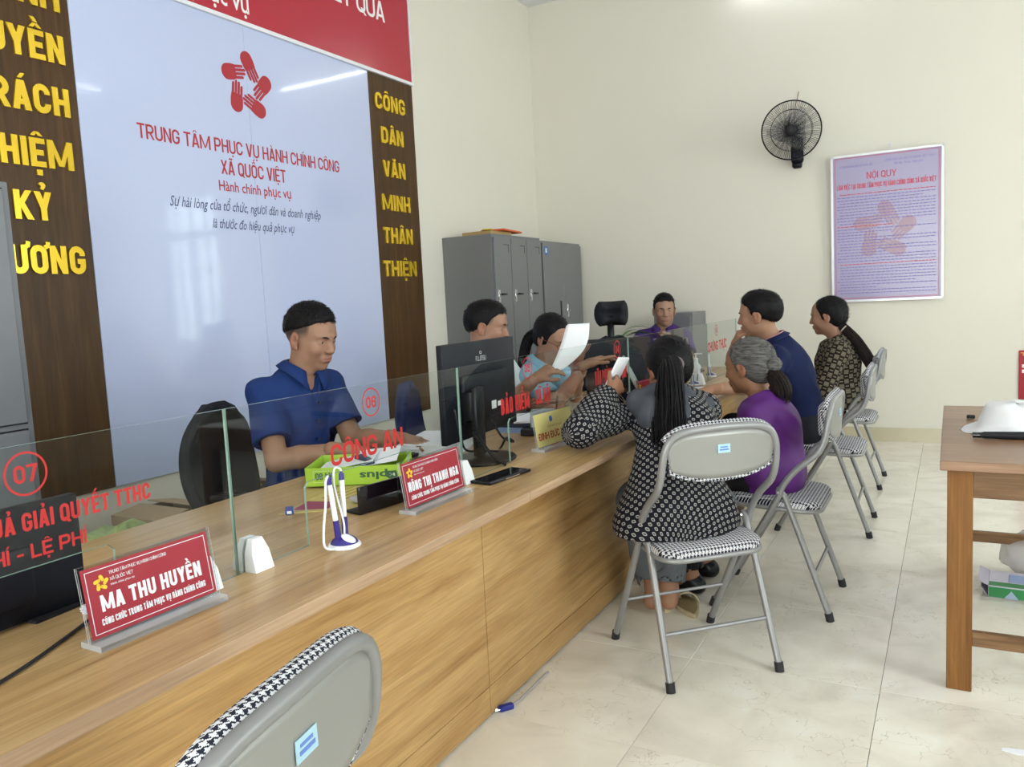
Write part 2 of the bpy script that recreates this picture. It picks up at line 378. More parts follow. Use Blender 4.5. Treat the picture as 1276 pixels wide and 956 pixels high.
        return o

def thing(name, label, cat, loc=(0, 0, 0), rz=0, group=None, rot=None):
    o = bpy.data.objects.new(name, None); COL.objects.link(o); o.location = loc
    o.rotation_euler = rot if rot else (0, 0, rz); o.empty_display_size = .1
    o['label'] = label; o['category'] = cat
    if group: o['group'] = group
    return o
def tag(o, label, cat, group=None):
    o['label'] = label; o['category'] = cat
    if group: o['group'] = group
    return o
def struct(o): o['kind'] = 'structure'; return o
def copy_tree(o, parent=None):
    c = o.copy(); COL.objects.link(c)
    if parent is not None: c.parent = parent
    for ch in [x for x in o.children]: copy_tree(ch, c)
    return c
def relabel(o, label): o['label'] = label; return o

# ---------------------------------------------------------------- lettering
def glyph_mesh(body, bold=0, extrude=0, shear=0, res=3):
    t = bpy.data.curves.new('t', 'FONT'); t.body = body; t.size = 1; t.offset = bold; t.extrude = extrude; t.shear = shear; t.resolution_u = res
    o = bpy.data.objects.new('t', t); COL.objects.link(o)
    bpy.context.view_layer.update()
    me = bpy.data.meshes.new_from_object(o.evaluated_get(bpy.context.evaluated_depsgraph_get()))
    bpy.data.objects.remove(o); bpy.data.curves.remove(t)
    return me
# block capitals drawn from strokes: condensed, even weight
import unicodedata
def _arc(cx, cy, rx, ry, a0, a1, n=5): return [(cx+rx*math.cos(a0+(a1-a0)*i/n), cy+ry*math.sin(a0+(a1-a0)*i/n)) for i in range(n+1)]
def block_glyph(ch, w, s):
    """outline strokes of one capital in a w x 1 cell; s = stroke weight"""
    h = s/2; x0, x1, y0, y1 = h, w-h, h*.92, 1-h*.92; r = min((x1-x0)/2, .24); t = s*1.05; H_ = .5; q = PI/2
    V = lambda x, a=0, b=1: ('v', x, a, b)
    Hh = lambda y, a, b: ('h', y, a, b)
    tl = lambda: _arc(x0+r, y1-r, r, r, q, 2*q); bl = lambda: _arc(x0+r, y0+r, r, r, 2*q, 3*q); br_ = lambda: _arc(x1-r, y0+r, r, r, 3*q, 4*q); tr_ = lambda: _arc(x1-r, y1-r, r, r, 0, q)
    d = lambda a, b, c, e: ('d', a, b, c, e, t)
    bowl = lambda ya, yb, xr: ('p', [(x0, yb)]+_arc(xr-min(.2, (yb-ya)/2), (ya+yb)/2, min(.2, (yb-ya)/2), (yb-ya)/2, q, -q, 8)+[(x0, ya)], False)
    G = {'A': [d(h, 0, w/2-h*.15, 1), d(w-h, 0, w/2+h*.15, 1), Hh(.27, w*.28, w*.72)], 'B': [V(x0), bowl(y0, .53, x1), bowl(.53, y1, x1-.02)],
     'C': [('p', [(x1, .66)]+tr_()+tl()+bl()+br_()+[(x1, .34)], False)], 'D': [V(x0), ('p', [(x0, y1)]+tr_()[::-1]+br_()[::-1]+[(x0, y0)], False)],
     'E': [V(x0), Hh(y1, x0, w), Hh(.5, x0, w*.88), Hh(y0, x0, w)], 'F': [V(x0), Hh(y1, x0, w), Hh(.5, x0, w*.88)],
     'G': [('p', [(x1, .66)]+tr_()+tl()+bl()+br_()+[(x1, .46)], False), Hh(.46, w*.5, w)], 'H': [V(x0), V(x1), Hh(.5, x0, x1)], 'I': [V(w/2)],
     'J': [('p', [(x1, 1), (x1, y0+r)]+br_()[::-1]+bl()[::-1][:4], False)], 'K': [V(x0), d(x0+h*.4, .42, x1+h*.1, 1), d(x0+h+.04, .55, x1+h*.15, 0)], 'L': [V(x0), Hh(y0, x0, w)],
     'M': [V(x0), V(x1), ('d', x0+h*.1, 1, w/2-h*.1, .10, t*.78), ('d', x1-h*.1, 1, w/2+h*.1, .10, t*.78)], 'N': [V(x0), V(x1), ('d', x0+h*.1, 1, x1-h*.1, 0, t*.85)],
     'O': [('p', tr_()+tl()+bl()+br_(), True)], 'P': [V(x0), bowl(.42, y1, x1)], 'Q': [('p', tr_()+tl()+bl()+br_(), True), d(w*.55, .24, w-h*.3, -.08)],
     'R': [V(x0), bowl(.45, y1, x1), d(w*.48, .45, x1+h*.1, 0)], 'S': [('p', [(x1, .70)]+tr_()+tl()+_arc(x0+r, .5+(y1-.5-.0)-r*1.0 if False else .66, r, .14, 2*q, 2.6*q, 3)+_arc(x1-r, .34, r, .14, .9*q, 0, 4)+br_()[::-1]+bl()[::-1]+[(x0, .30)], False)],
     'T': [V(w/2), Hh(y1, 0, w)], 'U': [('p', [(x0, 1)]+bl()+br_()+[(x1, 1)], False)], 'V': [d(h, 1, w/2-h*.12, 0), d(w-h, 1, w/2+h*.12, 0)],
     'W': [d(h, 1, w*.27, 0), d(w*.5, .95, w*.27, 0), d(w*.5, .95, w*.73, 0), d(w-h, 1, w*.73, 0)], 'X': [d(h, 0, w-h, 1), d(w-h, 0, h, 1)],
     'Y': [d(h, 1, w/2, .42), d(w-h, 1, w/2, .42), V(w/2, 0, .48)], 'Z': [Hh(y1, 0, w), Hh(y0, 0, w), d(h, .04, w-h, .96)],
     '0': [('p', tr_()+tl()+bl()+br_(), True)], '1': [V(w*.6), d(w*.2, .78, w*.5, .97)], '3': [bowl(y0, .52, x1), bowl(.52, y1, x1)], '4': [V(x1-.06), Hh(.28, 0, w), d(h, .30, x1-.06, .95)],
     '5': [Hh(y1, x0, w), V(x0+.01, .5, 1), ('p', [(x0, .60), (w*.5, .62)]+_arc(x1-r, .60-r, r, r, q, 0, 4)+br_()[::-1]+bl()[::-1]+[(x0, .28)], False)],
     '6': [('p', [(x1, .80)]+tr_()+tl()+bl()+br_()+_arc(x1-r, .54-r, r, r, 0, q, 4)+[(x0, .54)], False)], '7': [Hh(y1, 0, w), d(w*.35, 0, w-h*1.1, .95)], '8': [('p', tr_()+tl()+bl()+br_(), True), Hh(.5, x0, x1)],
     '-': [Hh(.42, w*.05, w*.95)], ' ': [], '+': [Hh(.5, 0, w), V(w/2, .2, .8)], '.': [V(w/2, 0, s)]}
    return G.get(ch, [('p', tr_()+tl()+bl()+br_(), True)])
def block_marks(ms, w, s, base):
    out = []; c = w/2; y = 1.07; m = s*.72
    if '\u0302' in ms: out += [('d', c-.15, y, c-.01, y+.15, m), ('d', c+.15, y, c+.01, y+.15, m)]; y += .19
    if '\u0306' in ms: out += [('p', _arc(c, y+.13, .13, .11, -.1, -PI+.1, 6), False, m)]; y += .2
    if '\u0301' in ms: out.append(('d', c-.02, y, c+.10, y+.17, m))
    if '\u0300' in ms: out.append(('d', c+.02, y, c-.10, y+.17, m))
    if '\u0309' in ms: out.append(('p', _arc(c, y+.14, .07, .06, PI*.9, -PI*.4, 6)+[(c, y+.0)], False, m*.8))
    if '\u0303' in ms: out.append(('p', [(c-.15, y+.03), (c-.07, y+.11), (c+.06, y+.03), (c+.15, y+.12)], False, m*.9))
    if '\u0323' in ms: out.append(('v', c, -.10-s*.9, -.10, s*.95))
    if '\u031b' in ms: out.append(('p', [(w-s*.4, .92), (w+.04, .98), (w+.06, 1.12)], False, m))
    if base == 'Đ': out.append(('h', .5, -.09, w*.55))
    return out
def stroke_polys(st, s):
    k = st[0]; vs = .88*s
    if k == 'v': w_ = st[4] if len(st) > 4 else s; return [[(st[1]-w_/2, st[2]), (st[1]+w_/2, st[2]), (st[1]+w_/2, st[3]), (st[1]-w_/2, st[3])]]
    if k == 'h': return [[(st[2], st[1]-vs/2), (st[3], st[1]-vs/2), (st[3], st[1]+vs/2), (st[2], st[1]+vs/2)]]
    if k == 'd':
        a, b, c, d, t = st[1:]; return [[(a-t/2, b), (a+t/2, b), (c+t/2, d), (c-t/2, d)]]
    pts, closed = st[1], st[2]; w_ = (st[3] if len(st) > 3 else s*.97)/2
    P = []
    for p in pts:
        if not P or math.hypot(p[0]-P[-1][0], p[1]-P[-1][1]) > 1e-4: P.append(p)
    if closed and math.hypot(P[0][0]-P[-1][0], P[0][1]-P[-1][1]) < 1e-4: P.pop()
    n = len(P); L_, R_ = [], []
    for i in range(n):
        a = P[(i-1) % n] if closed or i else None; b = P[i]; c = P[(i+1) % n] if closed or i < n-1 else None
        d1 = Vector((b[0]-a[0], b[1]-a[1])).normalized() if a is not None else None; d2 = Vector((c[0]-b[0], c[1]-b[1])).normalized() if c is not None else None
        if d1 is None: d1 = d2
        if d2 is None: d2 = d1
        m = (d1+d2); m = m.normalized() if m.length > 1e-6 else d1; nx, ny = -m.y, m.x; cs = max(.5, m.dot(d1)); o = w_/cs
        L_.append((b[0]+nx*o, b[1]+ny*o)); R_.append((b[0]-nx*o, b[1]-ny*o))
    return [[R_[i], R_[(i+1) % n], L_[(i+1) % n], L_[i]] for i in range(n if closed else n-1)]
WID = {'I': 0, 'M': 1.5, 'W': 1.5, 'T': .96, 'L': .86, 'E': .88, 'F': .86, ' ': .36, '-': .6, '.': .4, '1': .8, 'V': 1.02, 'A': 1.04, 'Y': 1.0}
def split_marks(body):
    out = []
    for ch in unicodedata.normalize('NFC', body):
        dd = unicodedata.normalize('NFD', ch); out.append(('D' if ch == 'Đ' else dd[0], set(dd[1:]), ch))
    return out
def block_layout(body, width, cap, s):
    """cell widths (in cap heights) so that the line is exactly width long"""
    it = split_marks(body); W_ = width/cap; gap = s*.42; base = [(s if b == 'I' else WID.get(b, 1)) for b, _, _ in it]
    fixed = sum(x for x, (b, _, _) in zip(base, it) if b == 'I')+gap*(len(it)-1); var = sum(x for x, (b, _, _) in zip(base, it) if b != 'I')
    k = (W_-fixed)/max(.01, var)
    if k < s*1.9: gap *= .5; fixed = sum(x for x, (b, _, _) in zip(base, it) if b == 'I')+gap*(len(it)-1); k = (W_-fixed)/max(.01, var)
    ws = [x if b == 'I' else x*k for x, (b, _, _) in zip(base, it)]; xs = []; x = 0
    for w_ in ws: xs.append(x); x += w_+gap
    return it, xs, ws
def block(name, body, x0, x1, base, cap, T, mt, parent, s, thick, each=False):
    it, xs, ws = block_layout(body, x1-x0, cap, s); b = MB(); out = []
    for (g, ms, full), x, w_ in zip(it, xs, ws):
        s_ = min(s, w_*.42) if g != 'I' else s
        for si, st in enumerate(block_glyph(g, w_, s_)+block_marks(ms, w_, s, full)):
            for pi_, poly in enumerate(stroke_polys(st, s_)):
                lift = (si*.00012+(pi_ % 3)*.00004) if thick else (si*.00003+(pi_ % 3)*.00001)
                P = [(x0+(x+px)*cap, base+py*cap) for px, py in poly]
                ar = sum(P[i][0]*P[(i+1) % 4][1]-P[(i+1) % 4][0]*P[i][1] for i in range(4))
                if ar < 0: P = P[::-1]
                if thick: b.prism(P, T, thick+lift)
                else: b.add([(p[0], p[1], lift) for p in P], [(0, 1, 2, 3)], T=T)
        if each and b.v: out.append(b.build(name, mt, parent, recalc=False)); b = MB()
    if not each: return b.build(name, mt, parent, recalc=False)
    return out
BOLD = {0: .11, .005: .10, .006: .1, .01: .12, .014: .12, .018: .15, .02: .16, .03: .17, .04: .185, .045: .2, .05: .19, .06: .205}

CAPH = None
def lettering(name, body, x0, x1, base, cap, T, mt, parent, bold=.02, thick=0.0, shear=0, res=2):
    """body spans x0..x1, baseline and cap height given, in the plane of T (local x right, y up, z out)"""
    global CAPH
    if body == body.upper() and not shear: return block(name, body, x0, x1, base, cap, T, mt, parent, BOLD.get(bold, .15), thick)
    if CAPH is None:
        h = glyph_mesh('H'); CAPH = max(v.co.y for v in h.vertices); bpy.data.meshes.remove(h)
    me = glyph_mesh(body, bold, .5 if thick else 0, shear, res)
    a = min(v.co.x for v in me.vertices); b = max(v.co.x for v in me.vertices)
    sx = (x1-x0)/(b-a); sy = cap/CAPH
    me.transform(T @ Matrix.Translation((x0, base, thick/2)) @ Matrix.Diagonal((sx, sy, thick if thick else 1, 1)) @ Matrix.Translation((-a, 0, 0)))
    me.name = name; me.materials.clear(); me.materials.append(mt)
    o = bpy.data.objects.new(name, me); COL.objects.link(o)
    if parent is not None: o.parent = parent
    return o
def frame(origin, right, up):
    r = Vector(right).normalized(); u = Vector(up).normalized(); n = r.cross(u)
    return Matrix.Translation(origin) @ Matrix((r, u, n)).transposed().to_4x4()
def plane_x(x): return frame((x, 0, 0), (0, 1, 0), (0, 0, 1))     # on a plane of constant x, seen from +x: local x = world y, local y = world z
def hand_logo(mb, T, R, mt=0, t=.001):
    """ring of five clasped hands, drawn around the local origin"""
    for i in range(5):
        A = Matrix.Rotation(2*PI*i/5, 4, 'Z') @ Matrix.Translation((.02*R, .80*R, 0)) @ Matrix.Rotation(math.radians(-62), 4, 'Z')
        w = .235*R
        palm = [(w*math.cos(a)*.95, w*math.sin(a)) for a in [PI/2+PI*k/10 for k in range(11)]]+[(.20*R, -w*.98), (.33*R, -w*.80), (.33*R, w*.9), (.15*R, w*1.02)]
        mb.prism(palm, T @ A, t, mt)
        for k in range(4):
            y0 = -w*.86+k*.108*R; L = (.62, .72, .74, .66)[k]*R; hw = .042*R
            mb.prism([(.331*R, y0), (L-hw, y0), (L, y0+hw*.8), (L-hw, y0+2*hw), (.331*R, y0+2*hw)], T @ A, t, mt)

def base_matrix(o):
    m = Matrix.Identity(4)
    while o is not None:
        m = Matrix.LocRotScale(o.location, o.rotation_euler, o.scale) @ m; o = o.parent
    return m
def W(o):
    """mesh was written in world coordinates: bring it into its parent's frame"""
    if o.parent is not None: o.data.transform(base_matrix(o.parent).inverted())
    return o
def wbox(name, lo, hi, mt, parent=None, bev=0, seg=2, smooth=None, **k):
    b = MB()
    if bev: b.rbox([(a+c)/2 for a, c in zip(lo, hi)], [abs(c-a) for a, c in zip(lo, hi)], bev, seg)
    else: b.bb(lo, hi)
    return W(b.build(name, mt, parent, smooth=smooth, **k))

# ================================================================ SETTING
XL, XR, YN, YF, ZC = -3.555, 3.4, -2.6, 7.13, 4.06
def wall_with_holes(name, axis, at, a0, a1, holes, th):
    """wall on plane axis=at; holes = (a, b, z0, z1); built of blocks"""
    b = MB()
    def blk(p, q, z0, z1):
        if q-p < 1e-4 or z1-z0 < 1e-4: return
        if axis == 'x': b.bb((at, p, z0), (at+th, q, z1))
        else: b.bb((p, at, z0), (q, at+th, z1))
    cur = a0
    for (p, q, z0, z1) in sorted(holes):
        blk(cur, p, -.1, ZC+.1); blk(p, q, -.1, z0); blk(p, q, z1, ZC+.1); cur = q
    blk(cur, a1, -.1, ZC+.1)
    return struct(b.build(name, M['wall'], recalc=False))
struct(wbox('wall_left', (XL-.2, YN-.2, -.1), (XL, YF+.2, ZC+.1), M['wall']))
wall_with_holes('wall_back', 'y', YF, XL, XR+.2, [(.95, 2.0, .95, 2.84)], .2)
wall_with_holes('wall_right', 'x', XR, YN-.2, YF, [(.35, 2.05, 1.0, 3.0), (4.05, 5.75, 1.0, 3.0)], .2)
wall_with_holes('wall_front', 'y', YN-.2, XL, XR, [(-1.1, .7, -.1, 2.5)], .2)
fl = struct(wbox('floor', (XL, YN, -.08), (XR, YF, -.0108), mat('grey_grout', (.36, .31, .24), .8)))
TS = .6065; tx0 = -.193-8*TS; ty0 = 2.66-9*TS
tile_me = {}
for i in range(0, 15):
    for j in range(0, 17):
        x0, y0 = tx0+i*TS, ty0+j*TS; x1, y1 = x0+TS, y0+TS
        x0c, x1c, y0c, y1c = max(x0, XL), min(x1, XR), max(y0, YN), min(y1, YF)
        if x1c-x0c < .02 or y1c-y0c < .02: continue
        g = .0008; key = (round(x1c-x0c, 3), round(y1c-y0c, 3))
        if key not in tile_me:
            b = MB(); b.rbox(((x1c-x0c)/2, (y1c-y0c)/2, -.0055), (x1c-x0c-2*g, y1c-y0c-2*g, .011), .0007, 1); t = b.build('floor_tile', M['tile'], fl); tile_me[key] = t.data
        else:
            t = bpy.data.objects.new('floor_tile', tile_me[key]); COL.objects.link(t); t.parent = fl
        t.location = (x0c, y0c, 0)
cl = struct(wbox('ceiling', (XL, YN, ZC+.012), (XR, YF, ZC+.1), M['shadow_gap']))
cp = None
for i in range(8):
    for j in range(11):
        x0 = XL+i*.87; y1 = YF-j*.89
        if cp is None:
            b = MB(); b.rbox((.43, -.44, .006), (.862, .882, .012), .002, 1); cp = b.build('ceiling_panel', M['ceiling'], cl); t = cp
        else: t = cp.copy(); COL.objects.link(t)
        t.location = (x0+.001, y1-.001, ZC)
b = MB(); b.bb((XL, YF-.012, 0), (XR, YF, .112)); struct(b.build('baseboard_back', M['base']))
b = MB(); b.bb((XL, YN, 0), (XL+.012, YF-.012, .112)); struct(b.build('baseboard_left', M['base']))
b = MB(); b.bb((XR-.012, YN, 0), (XR, YF-.012, .112)); struct(b.build('baseboard_right', M['base']))

def window(n, axis, at, a0, a1, z0, z1):
    """casement window with a transom light, built in the wall opening"""
    def P(a, d, z): return (d, a, z) if axis == 'x' else (a, d, z)
    b = MB(); d0, d1 = at+.07, at+.12; w = .05
    def bar(p, q, s, t_, e=0): b.bb(P(p, d0-e, s), P(q, d1+e, t_))
    bar(a0, a0+w, z0, z1); bar(a1-w, a1, z0, z1); bar(a0, a1, z0, z0+w); bar(a0, a1, z1-w, z1)
    zt = z1-(z1-z0)*.27; bar(a0, a1, zt-.05, zt+.05, .01); mid = (a0+a1)/2; bar(mid-.045, mid+.045, z0, zt, .01)
    k = 3
    for q in range(1, k): z = z0+(zt-z0)*q/k; bar(a0, a1, z-.011, z+.011)
    for q in (.25, .5, .75): a = a0+(a1-a0)*q; bar(a-.011, a+.011, zt if q == .5 else z0, z1)
    o = struct(b.build('window_%d' % n, M['window_frame']))
    p = MB(); p.bb(P(a0+w, at+.094, z0+w), P(a1-w, at+.098, z1-w)); p.build('pane', M['sky_pane'], o)
window(1, 'y', YF, .95, 2.0, .95, 2.84)
window(2, 'x', XR, .35, 2.05, 1.0, 3.0)
window(3, 'x', XR, 4.05, 5.75, 1.0, 3.0)
# garden bushes seen (mirrored in the laminated board) beyond the back window
for (x, y, r, lab) in ((.4, 10.2, 1.2, 'left'), (3.6, 11.2, 1.4, 'right')):
    b = MB(); c = Vector((x, y, 1.2))
    for k in range(26):
        d = Vector(rng.normal(size=3)).normalized()*r*.75; d.z *= .8
        q = c+d; b.sphere(q, r*rng.uniform(.22, .4), 5)
    for v in b.v: v += Vector(rng.normal(size=3))*.04
    b.cyl((x, y, -.1), (x, y, .9), .12)
    tag(b.build('garden_bush', M['foliage'], recalc=False), 'green bush in the garden on the %s outside the back window' % lab, 'bush')
struct(wbox('ground_outside', (-8, 7.4, -.3), (10, 22, -.1), mat('outside_paving', (.35, .34, .3), .9)))

# tube lamps
def tube_lamp(label, p, q, out):
    p, q, out = Vector(p), Vector(q), Vector(out)
    r = thing('tube_lamp', label, 'lamp', p, group=None)
    d = (q-p).normalized(); b = MB()
    side = d.cross(out).normalized(); R = Matrix((d, side, out)).transposed()
    b.rbox((p+q)/2-out*.045, ((q-p).length, .05, .028), .004, 1, rot=R); W(b.build('batten', M['white'], r))
    for s in (p, q):
        b = MB(); b.rbox(s-out*.02, (.014, .04, .07), .003, 1, rot=R); W(b.build('lamp_holder', M['white'], r))
    b = MB(); b.cyl(p+d*.01, q-d*.01, .014, n=12); W(b.build('tube', M['tube_light'], r, smooth=40))
tube_lamp('fluorescent tube lamp mounted high on the back wall near the corner', (-1.62, YF-.07, 3.80), (-.38, YF-.07, 3.80), (0, -1, 0))
tube_lamp('fluorescent tube lamp on the ceiling over the waiting area', (1.72, 4.6, ZC-.07), (1.72, 6.3, ZC-.07), (0, 0, -1))
tube_lamp('fluorescent tube lamp on the ceiling over the near end of the counter', (-.6, -.4, ZC-.07), (-.6, .9, ZC-.07), (0, 0, -1))

# ================================================================ SIGNS ON THE LEFT WALL
bx = XL
r = thing('wall_board', 'large white glossy board with red centre name and ring of hands', 'board', (bx, 3.5, .485))
wbox('board_panel', (bx, 2.412, .487), (bx+.018, 3.4635, 2.915), M['board'], r, .001, 1)
wbox('board_panel', (bx, 3.4650, .487), (bx+.018, 4.575, 2.915), M['board'], r, .001, 1)
T = Matrix.Translation(-Vector(r.location)) @ plane_x(bx+.0184)
for txt, a, c, z, h, mt, sh, bo in (('TRUNG TÂM PHỤC VỤ HÀNH CHÍNH CÔNG', 2.712, 4.213, 2.181, .074, 'logo_red', 0, .018),
        ('XÃ QUỐC VIỆT', 3.222, 3.715, 2.063, .076, 'logo_red', 0, .018), ('Hành chính phục vụ', 3.197, 3.748, 1.972, .054, 'logo_red', 0, .014),
        ('Sự hài lòng của tổ chức, ngươì dân và doanh nghiệp', 2.866, 4.0, 1.862, .052, 'ink_navy', .35, .006),
        ('là thước đo hiệu quả phục vụ', 3.13, 3.757, 1.765, .05, 'ink_navy', .35, .006)):
    lettering('lettering', txt, a, c, z, h, T, M[mt], r, bo, 0, sh)
b = MB(); hand_logo(b, plane_x(bx+.0184) @ Matrix.Translation((3.465, 2.582, 0)), .188); W(b.build('hand_ring_emblem', M['logo_red'], r))

def strip(label, y0, y1, words, yc, zs, cap, wpl):
    r = thing('slogan_strip', label, 'sign', (bx, (y0+y1)/2, .485))
    wbox('backing_panel', (bx, y0, .487), (bx+.016, y1, 2.915), M['brown'], r, .001, 1)
    for wd, z in zip(words, zs):
        n = len(wd); width = wpl*(n-.45*wd.count('I')+.25*wd.count('M')-.1)
        T = Matrix.Translation(-Vector(r.location)) @ plane_x(bx+.0165)
        block('letter', wd, yc-width/2, yc+width/2, z, cap, T, M['gold'], r, .215, .009, each=True)
zs = (2.675, 2.445, 2.213, 1.975, 1.742, 1.507)
strip('brown slogan strip with gold letters left of the white board, partly behind the near cabinet', 1.89, 2.410, ['CHÍNH', 'QUYỀN', 'TRÁCH', 'NHIỆM', 'KỶ', 'CƯƠNG'], 2.150, zs, .125, .088)
strip('brown slogan strip with gold letters right of the white board, before the corner', 4.577, 5.10, ['CÔNG', 'DÂN', 'VĂN', 'MINH', 'THÂN', 'THIỆN'], 4.812, zs, .112, .090)
r = thing('header_board', 'red header board with white lettering along the top of the white board', 'sign', (bx, 3.5, 2.92))
wbox('red_panel', (bx+.001, 1.89, 2.925), (bx+.03, 5.085, 3.62), M['red_panel'], r, .001, 1)
for lo, hi in (((bx, 1.87, 2.912), (bx+.036, 5.10, 2.934)), ((bx, 5.085, 2.934), (bx+.036, 5.105, 3.62)), ((bx, 1.87, 3.61), (bx+.036, 5.10, 3.632))):
    wbox('edge_trim', lo, hi, M['white_trim'], r)
T = Matrix.Translation(-Vector(r.location)) @ plane_x(bx+.0304)
lettering('lettering', 'BỘ PHẬN TIẾP NHẬN VÀ TRẢ KẾT QUẢ', 1.98, 4.80, 3.285, .135, T, M['white_ink'], r, .018)
lettering('lettering', 'Hành chính phục vụ', 2.50, 3.51, 2.985, .10, T, M['white_ink'], r, .014)

# ================================================================ POSTER, FAN
r = thing('framed_poster', 'lilac framed notice of office rules hanging on the back wall', 'poster', (-.46, YF, 1.14))
PX = YF
Tp = frame((0, YF-.052, 0), (1, 0, 0), (0, .022, 1))   # leans a little off the wall at the top
Tp = Matrix.Translation((0, 0, 0)) @ frame((0, YF-.024, 1.14), (1, 0, 0), (0, -.018, 1)) @ Matrix.Translation((0, -1.14, 0))
TL = Matrix.Translation(-Vector(r.location)) @ Tp
y0, y1, xx0, xx1 = 1.145, 2.315, -.865, -.058
def pb(name, x0_, z0_, x1_, z1_, d0, d1, mt):
    b = MB(); b.bb((x0_, z0_, d0), (x1_, z1_, d1)); b.v = [TL @ v for v in b.v]; return b.build(name, mt, r)
pb('print_sheet', xx0, y0, xx1, y1, 0, .008, M['poster'])
for q in ((xx0, y0, xx0+.016, y1), (xx1-.016, y0, xx1, y1), (xx0, y0, xx1, y0+.016), (xx0, y1-.016, xx1, y1)): pb('frame_bar', *q, -.002, .016, M['alu'])
b = MB(); b.tube([(-.43, PX-.002, 2.37), (-.43, PX-.03, 2.355), (-.43, PX-.035, 2.325)], .004); b.cyl((-.43, PX, 2.37), (-.43, PX-.006, 2.37), .01); W(b.build('hook', M['alu'], r, smooth=40))
T = TL @ Matrix.Translation((0, 0, .0084))
lettering('lettering', 'NỘI QUY', -.60, -.385, 2.115, .052, T, M['poster_red'], r, .02)
lettering('lettering', 'LÀM VIỆC TẠI TRUNG TÂM PHỤC VỤ HÀNH CHÍNH CÔNG XÃ QUỐC VIỆT', -.82, -.11, 2.045, .038, T, M['poster_red'], r, .03, res=1)
lettering('lettering', 'ỦY BAN NHÂN DÂN XÃ QUỐC VIỆT', -.80, -.55, 2.215, .017, T, M['poster_ink'], r, .005, res=1)
lettering('lettering', 'CỘNG HÒA XÃ HỘI CHỦ NGHĨA VIỆT NAM', -.47, -.12, 2.235, .017, T, M['poster_ink'], r, .005, res=1)
lettering('lettering', 'Độc lập - Tự do - Hạnh phúc', -.40, -.20, 2.203, .017, T, M['poster_ink'], r, .005, res=1)
bb_ = MB(); br = MB()
z = 2.00; k = 0
rr_ = random.Random(3)
while z > 1.20:
    red = k in (0, 11, 24); x = -.82+(.02 if rr_.random() < .3 else 0); end = -.11 if rr_.random() < .72 else rr_.uniform(-.6, -.2)
    if 9 < k < 15 and end > -.2 and rr_.random() < .5: end = -.42
    while x < end:
        w = rr_.uniform(.012, .034); tgt = br if red else bb_
        tgt.bb((x, z, 0), (min(x+w, end), z+.0065, .0004), T=T); x += w+.006
    z -= .0232; k += 1
bb_.build('small_print', M['poster_ink'], r, recalc=False)['kind'] = 'stuff'
br.build('red_small_print', M['poster_red'], r, recalc=False)['kind'] = 'stuff'
b = MB()
for q in ((-.835, 1.17, -.8335, 2.29), (-.0905, 1.17, -.089, 2.29), (-.835, 1.17, -.09, 1.1715), (-.835, 2.29, -.09, 2.2915)): b.bb((q[0], q[1], 0), (q[2], q[3], .0004), T=T)
for i in range(52):
    b.bb((-.829+i*.0142, 1.168, 0), (-.8235+i*.0142, 1.178, .0005), T=T); b.bb((-.829+i*.0142, 2.284, 0), (-.8235+i*.0142, 2.294, .0005), T=T)
for i in range(78):
    b.bb((-.837, 1.18+i*.0142, 0), (-.829, 1.1855+i*.0142, .0005), T=T); b.bb((-.097, 1.18+i*.0142, 0), (-.088, 1.1855+i*.0142, .0005), T=T)
b.build('red_border', M['poster_red'], r, recalc=False)
b = MB(); hand_logo(b, T @ Matrix.Translation((-.475, 1.70, -.0003)), .23, t=.0005); b.build('hand_ring_emblem', M['poster_hand'], r)

# wall fan
M['smoke'] = mat('smoke_blade', (.30, .30, .32), .3); M['smoke'].node_tree.nodes['Principled BSDF'].inputs['Alpha'].default_value = .30
fc = Vector((-1.125, YF-.30, 2.525))
r = thing('wall_fan', 'black round wall fan with wire cage on the back wall', 'fan', (fc.x, YF, 2.40))
fd = Vector((.12, -1, -.20)).normalized(); fr_ = frame(fc, (1, .12, 0), fd.cross(Vector((1, .12, 0))).normalized()*-1)
if (fr_.to_3x3() @ Vector((0, 0, 1))).dot(fd) < 0: fr_ = frame(fc, (-1, -.12, 0), fd.cross(Vector((1, .12, 0))).normalized()*-1)
b = MB(); R0 = .225
def ring(R, z, n=48): return [(R*math.cos(2*PI*i/n), R*math.sin(2*PI*i/n), z) for i in range(n)]
b.tube(ring(R0, 0), .0055, 6, T=fr_, closed=True); b.tube(ring(R0, -.012), .0055, 6, T=fr_, closed=True)
b.tube(ring(.155, .048), .0022, 5, T=fr_, closed=True); b.tube(ring(.10, .060), .0015, 5, T=fr_, closed=True)
b.tube(ring(.16, -.062), .0022, 5, T=fr_, closed=True)
W(b.build('cage_ring', M['black'], r, smooth=50))
for sgn, nm, nn in ((1, 'front_cage_wires', 110), (-1, 'rear_cage_wires', 90)):
    b = MB()
    for i in range(nn):
        a = 2*PI*i/nn; ca, sa = math.cos(a), math.sin(a)
        pts = [(R0*ca, R0*sa, 0 if sgn > 0 else -.012), (.20*ca, .20*sa, sgn*.030), (.155*ca, .155*sa, sgn*.048), (.10*ca, .10*sa, sgn*.060), (.045*ca, .045*sa, sgn*.066)]
        b.tube(pts, .0014, 3, T=fr_, cap=False)
    W(b.build(nm, M['black'], r, recalc=False))
b = MB(); b.lathe([(.0001, .078), (.03, .077), (.042, .072), (.046, .062)], 24, T=fr_); W(b.build('hub_cap', M['black'], r, smooth=40))
for k in range(3):
    b = MB(); A = Matrix.Rotation(2*PI*k/3, 4, 'Z')
    def bl(u, v): 
        rad = .03+.155*v; wid = .02+.085*math.sin(PI*min(1, v*1.05+.12)); a = (u-.5)
        return Vector((rad*math.cos(a*wid/rad*1.9), rad*math.sin(a*wid/rad*1.9), .012*(-1+2*u)+.01))
    b.grid(bl, 7, 8, T=fr_ @ A); W(b.build('blade', M['smoke'], r, smooth=60, solid=.002))
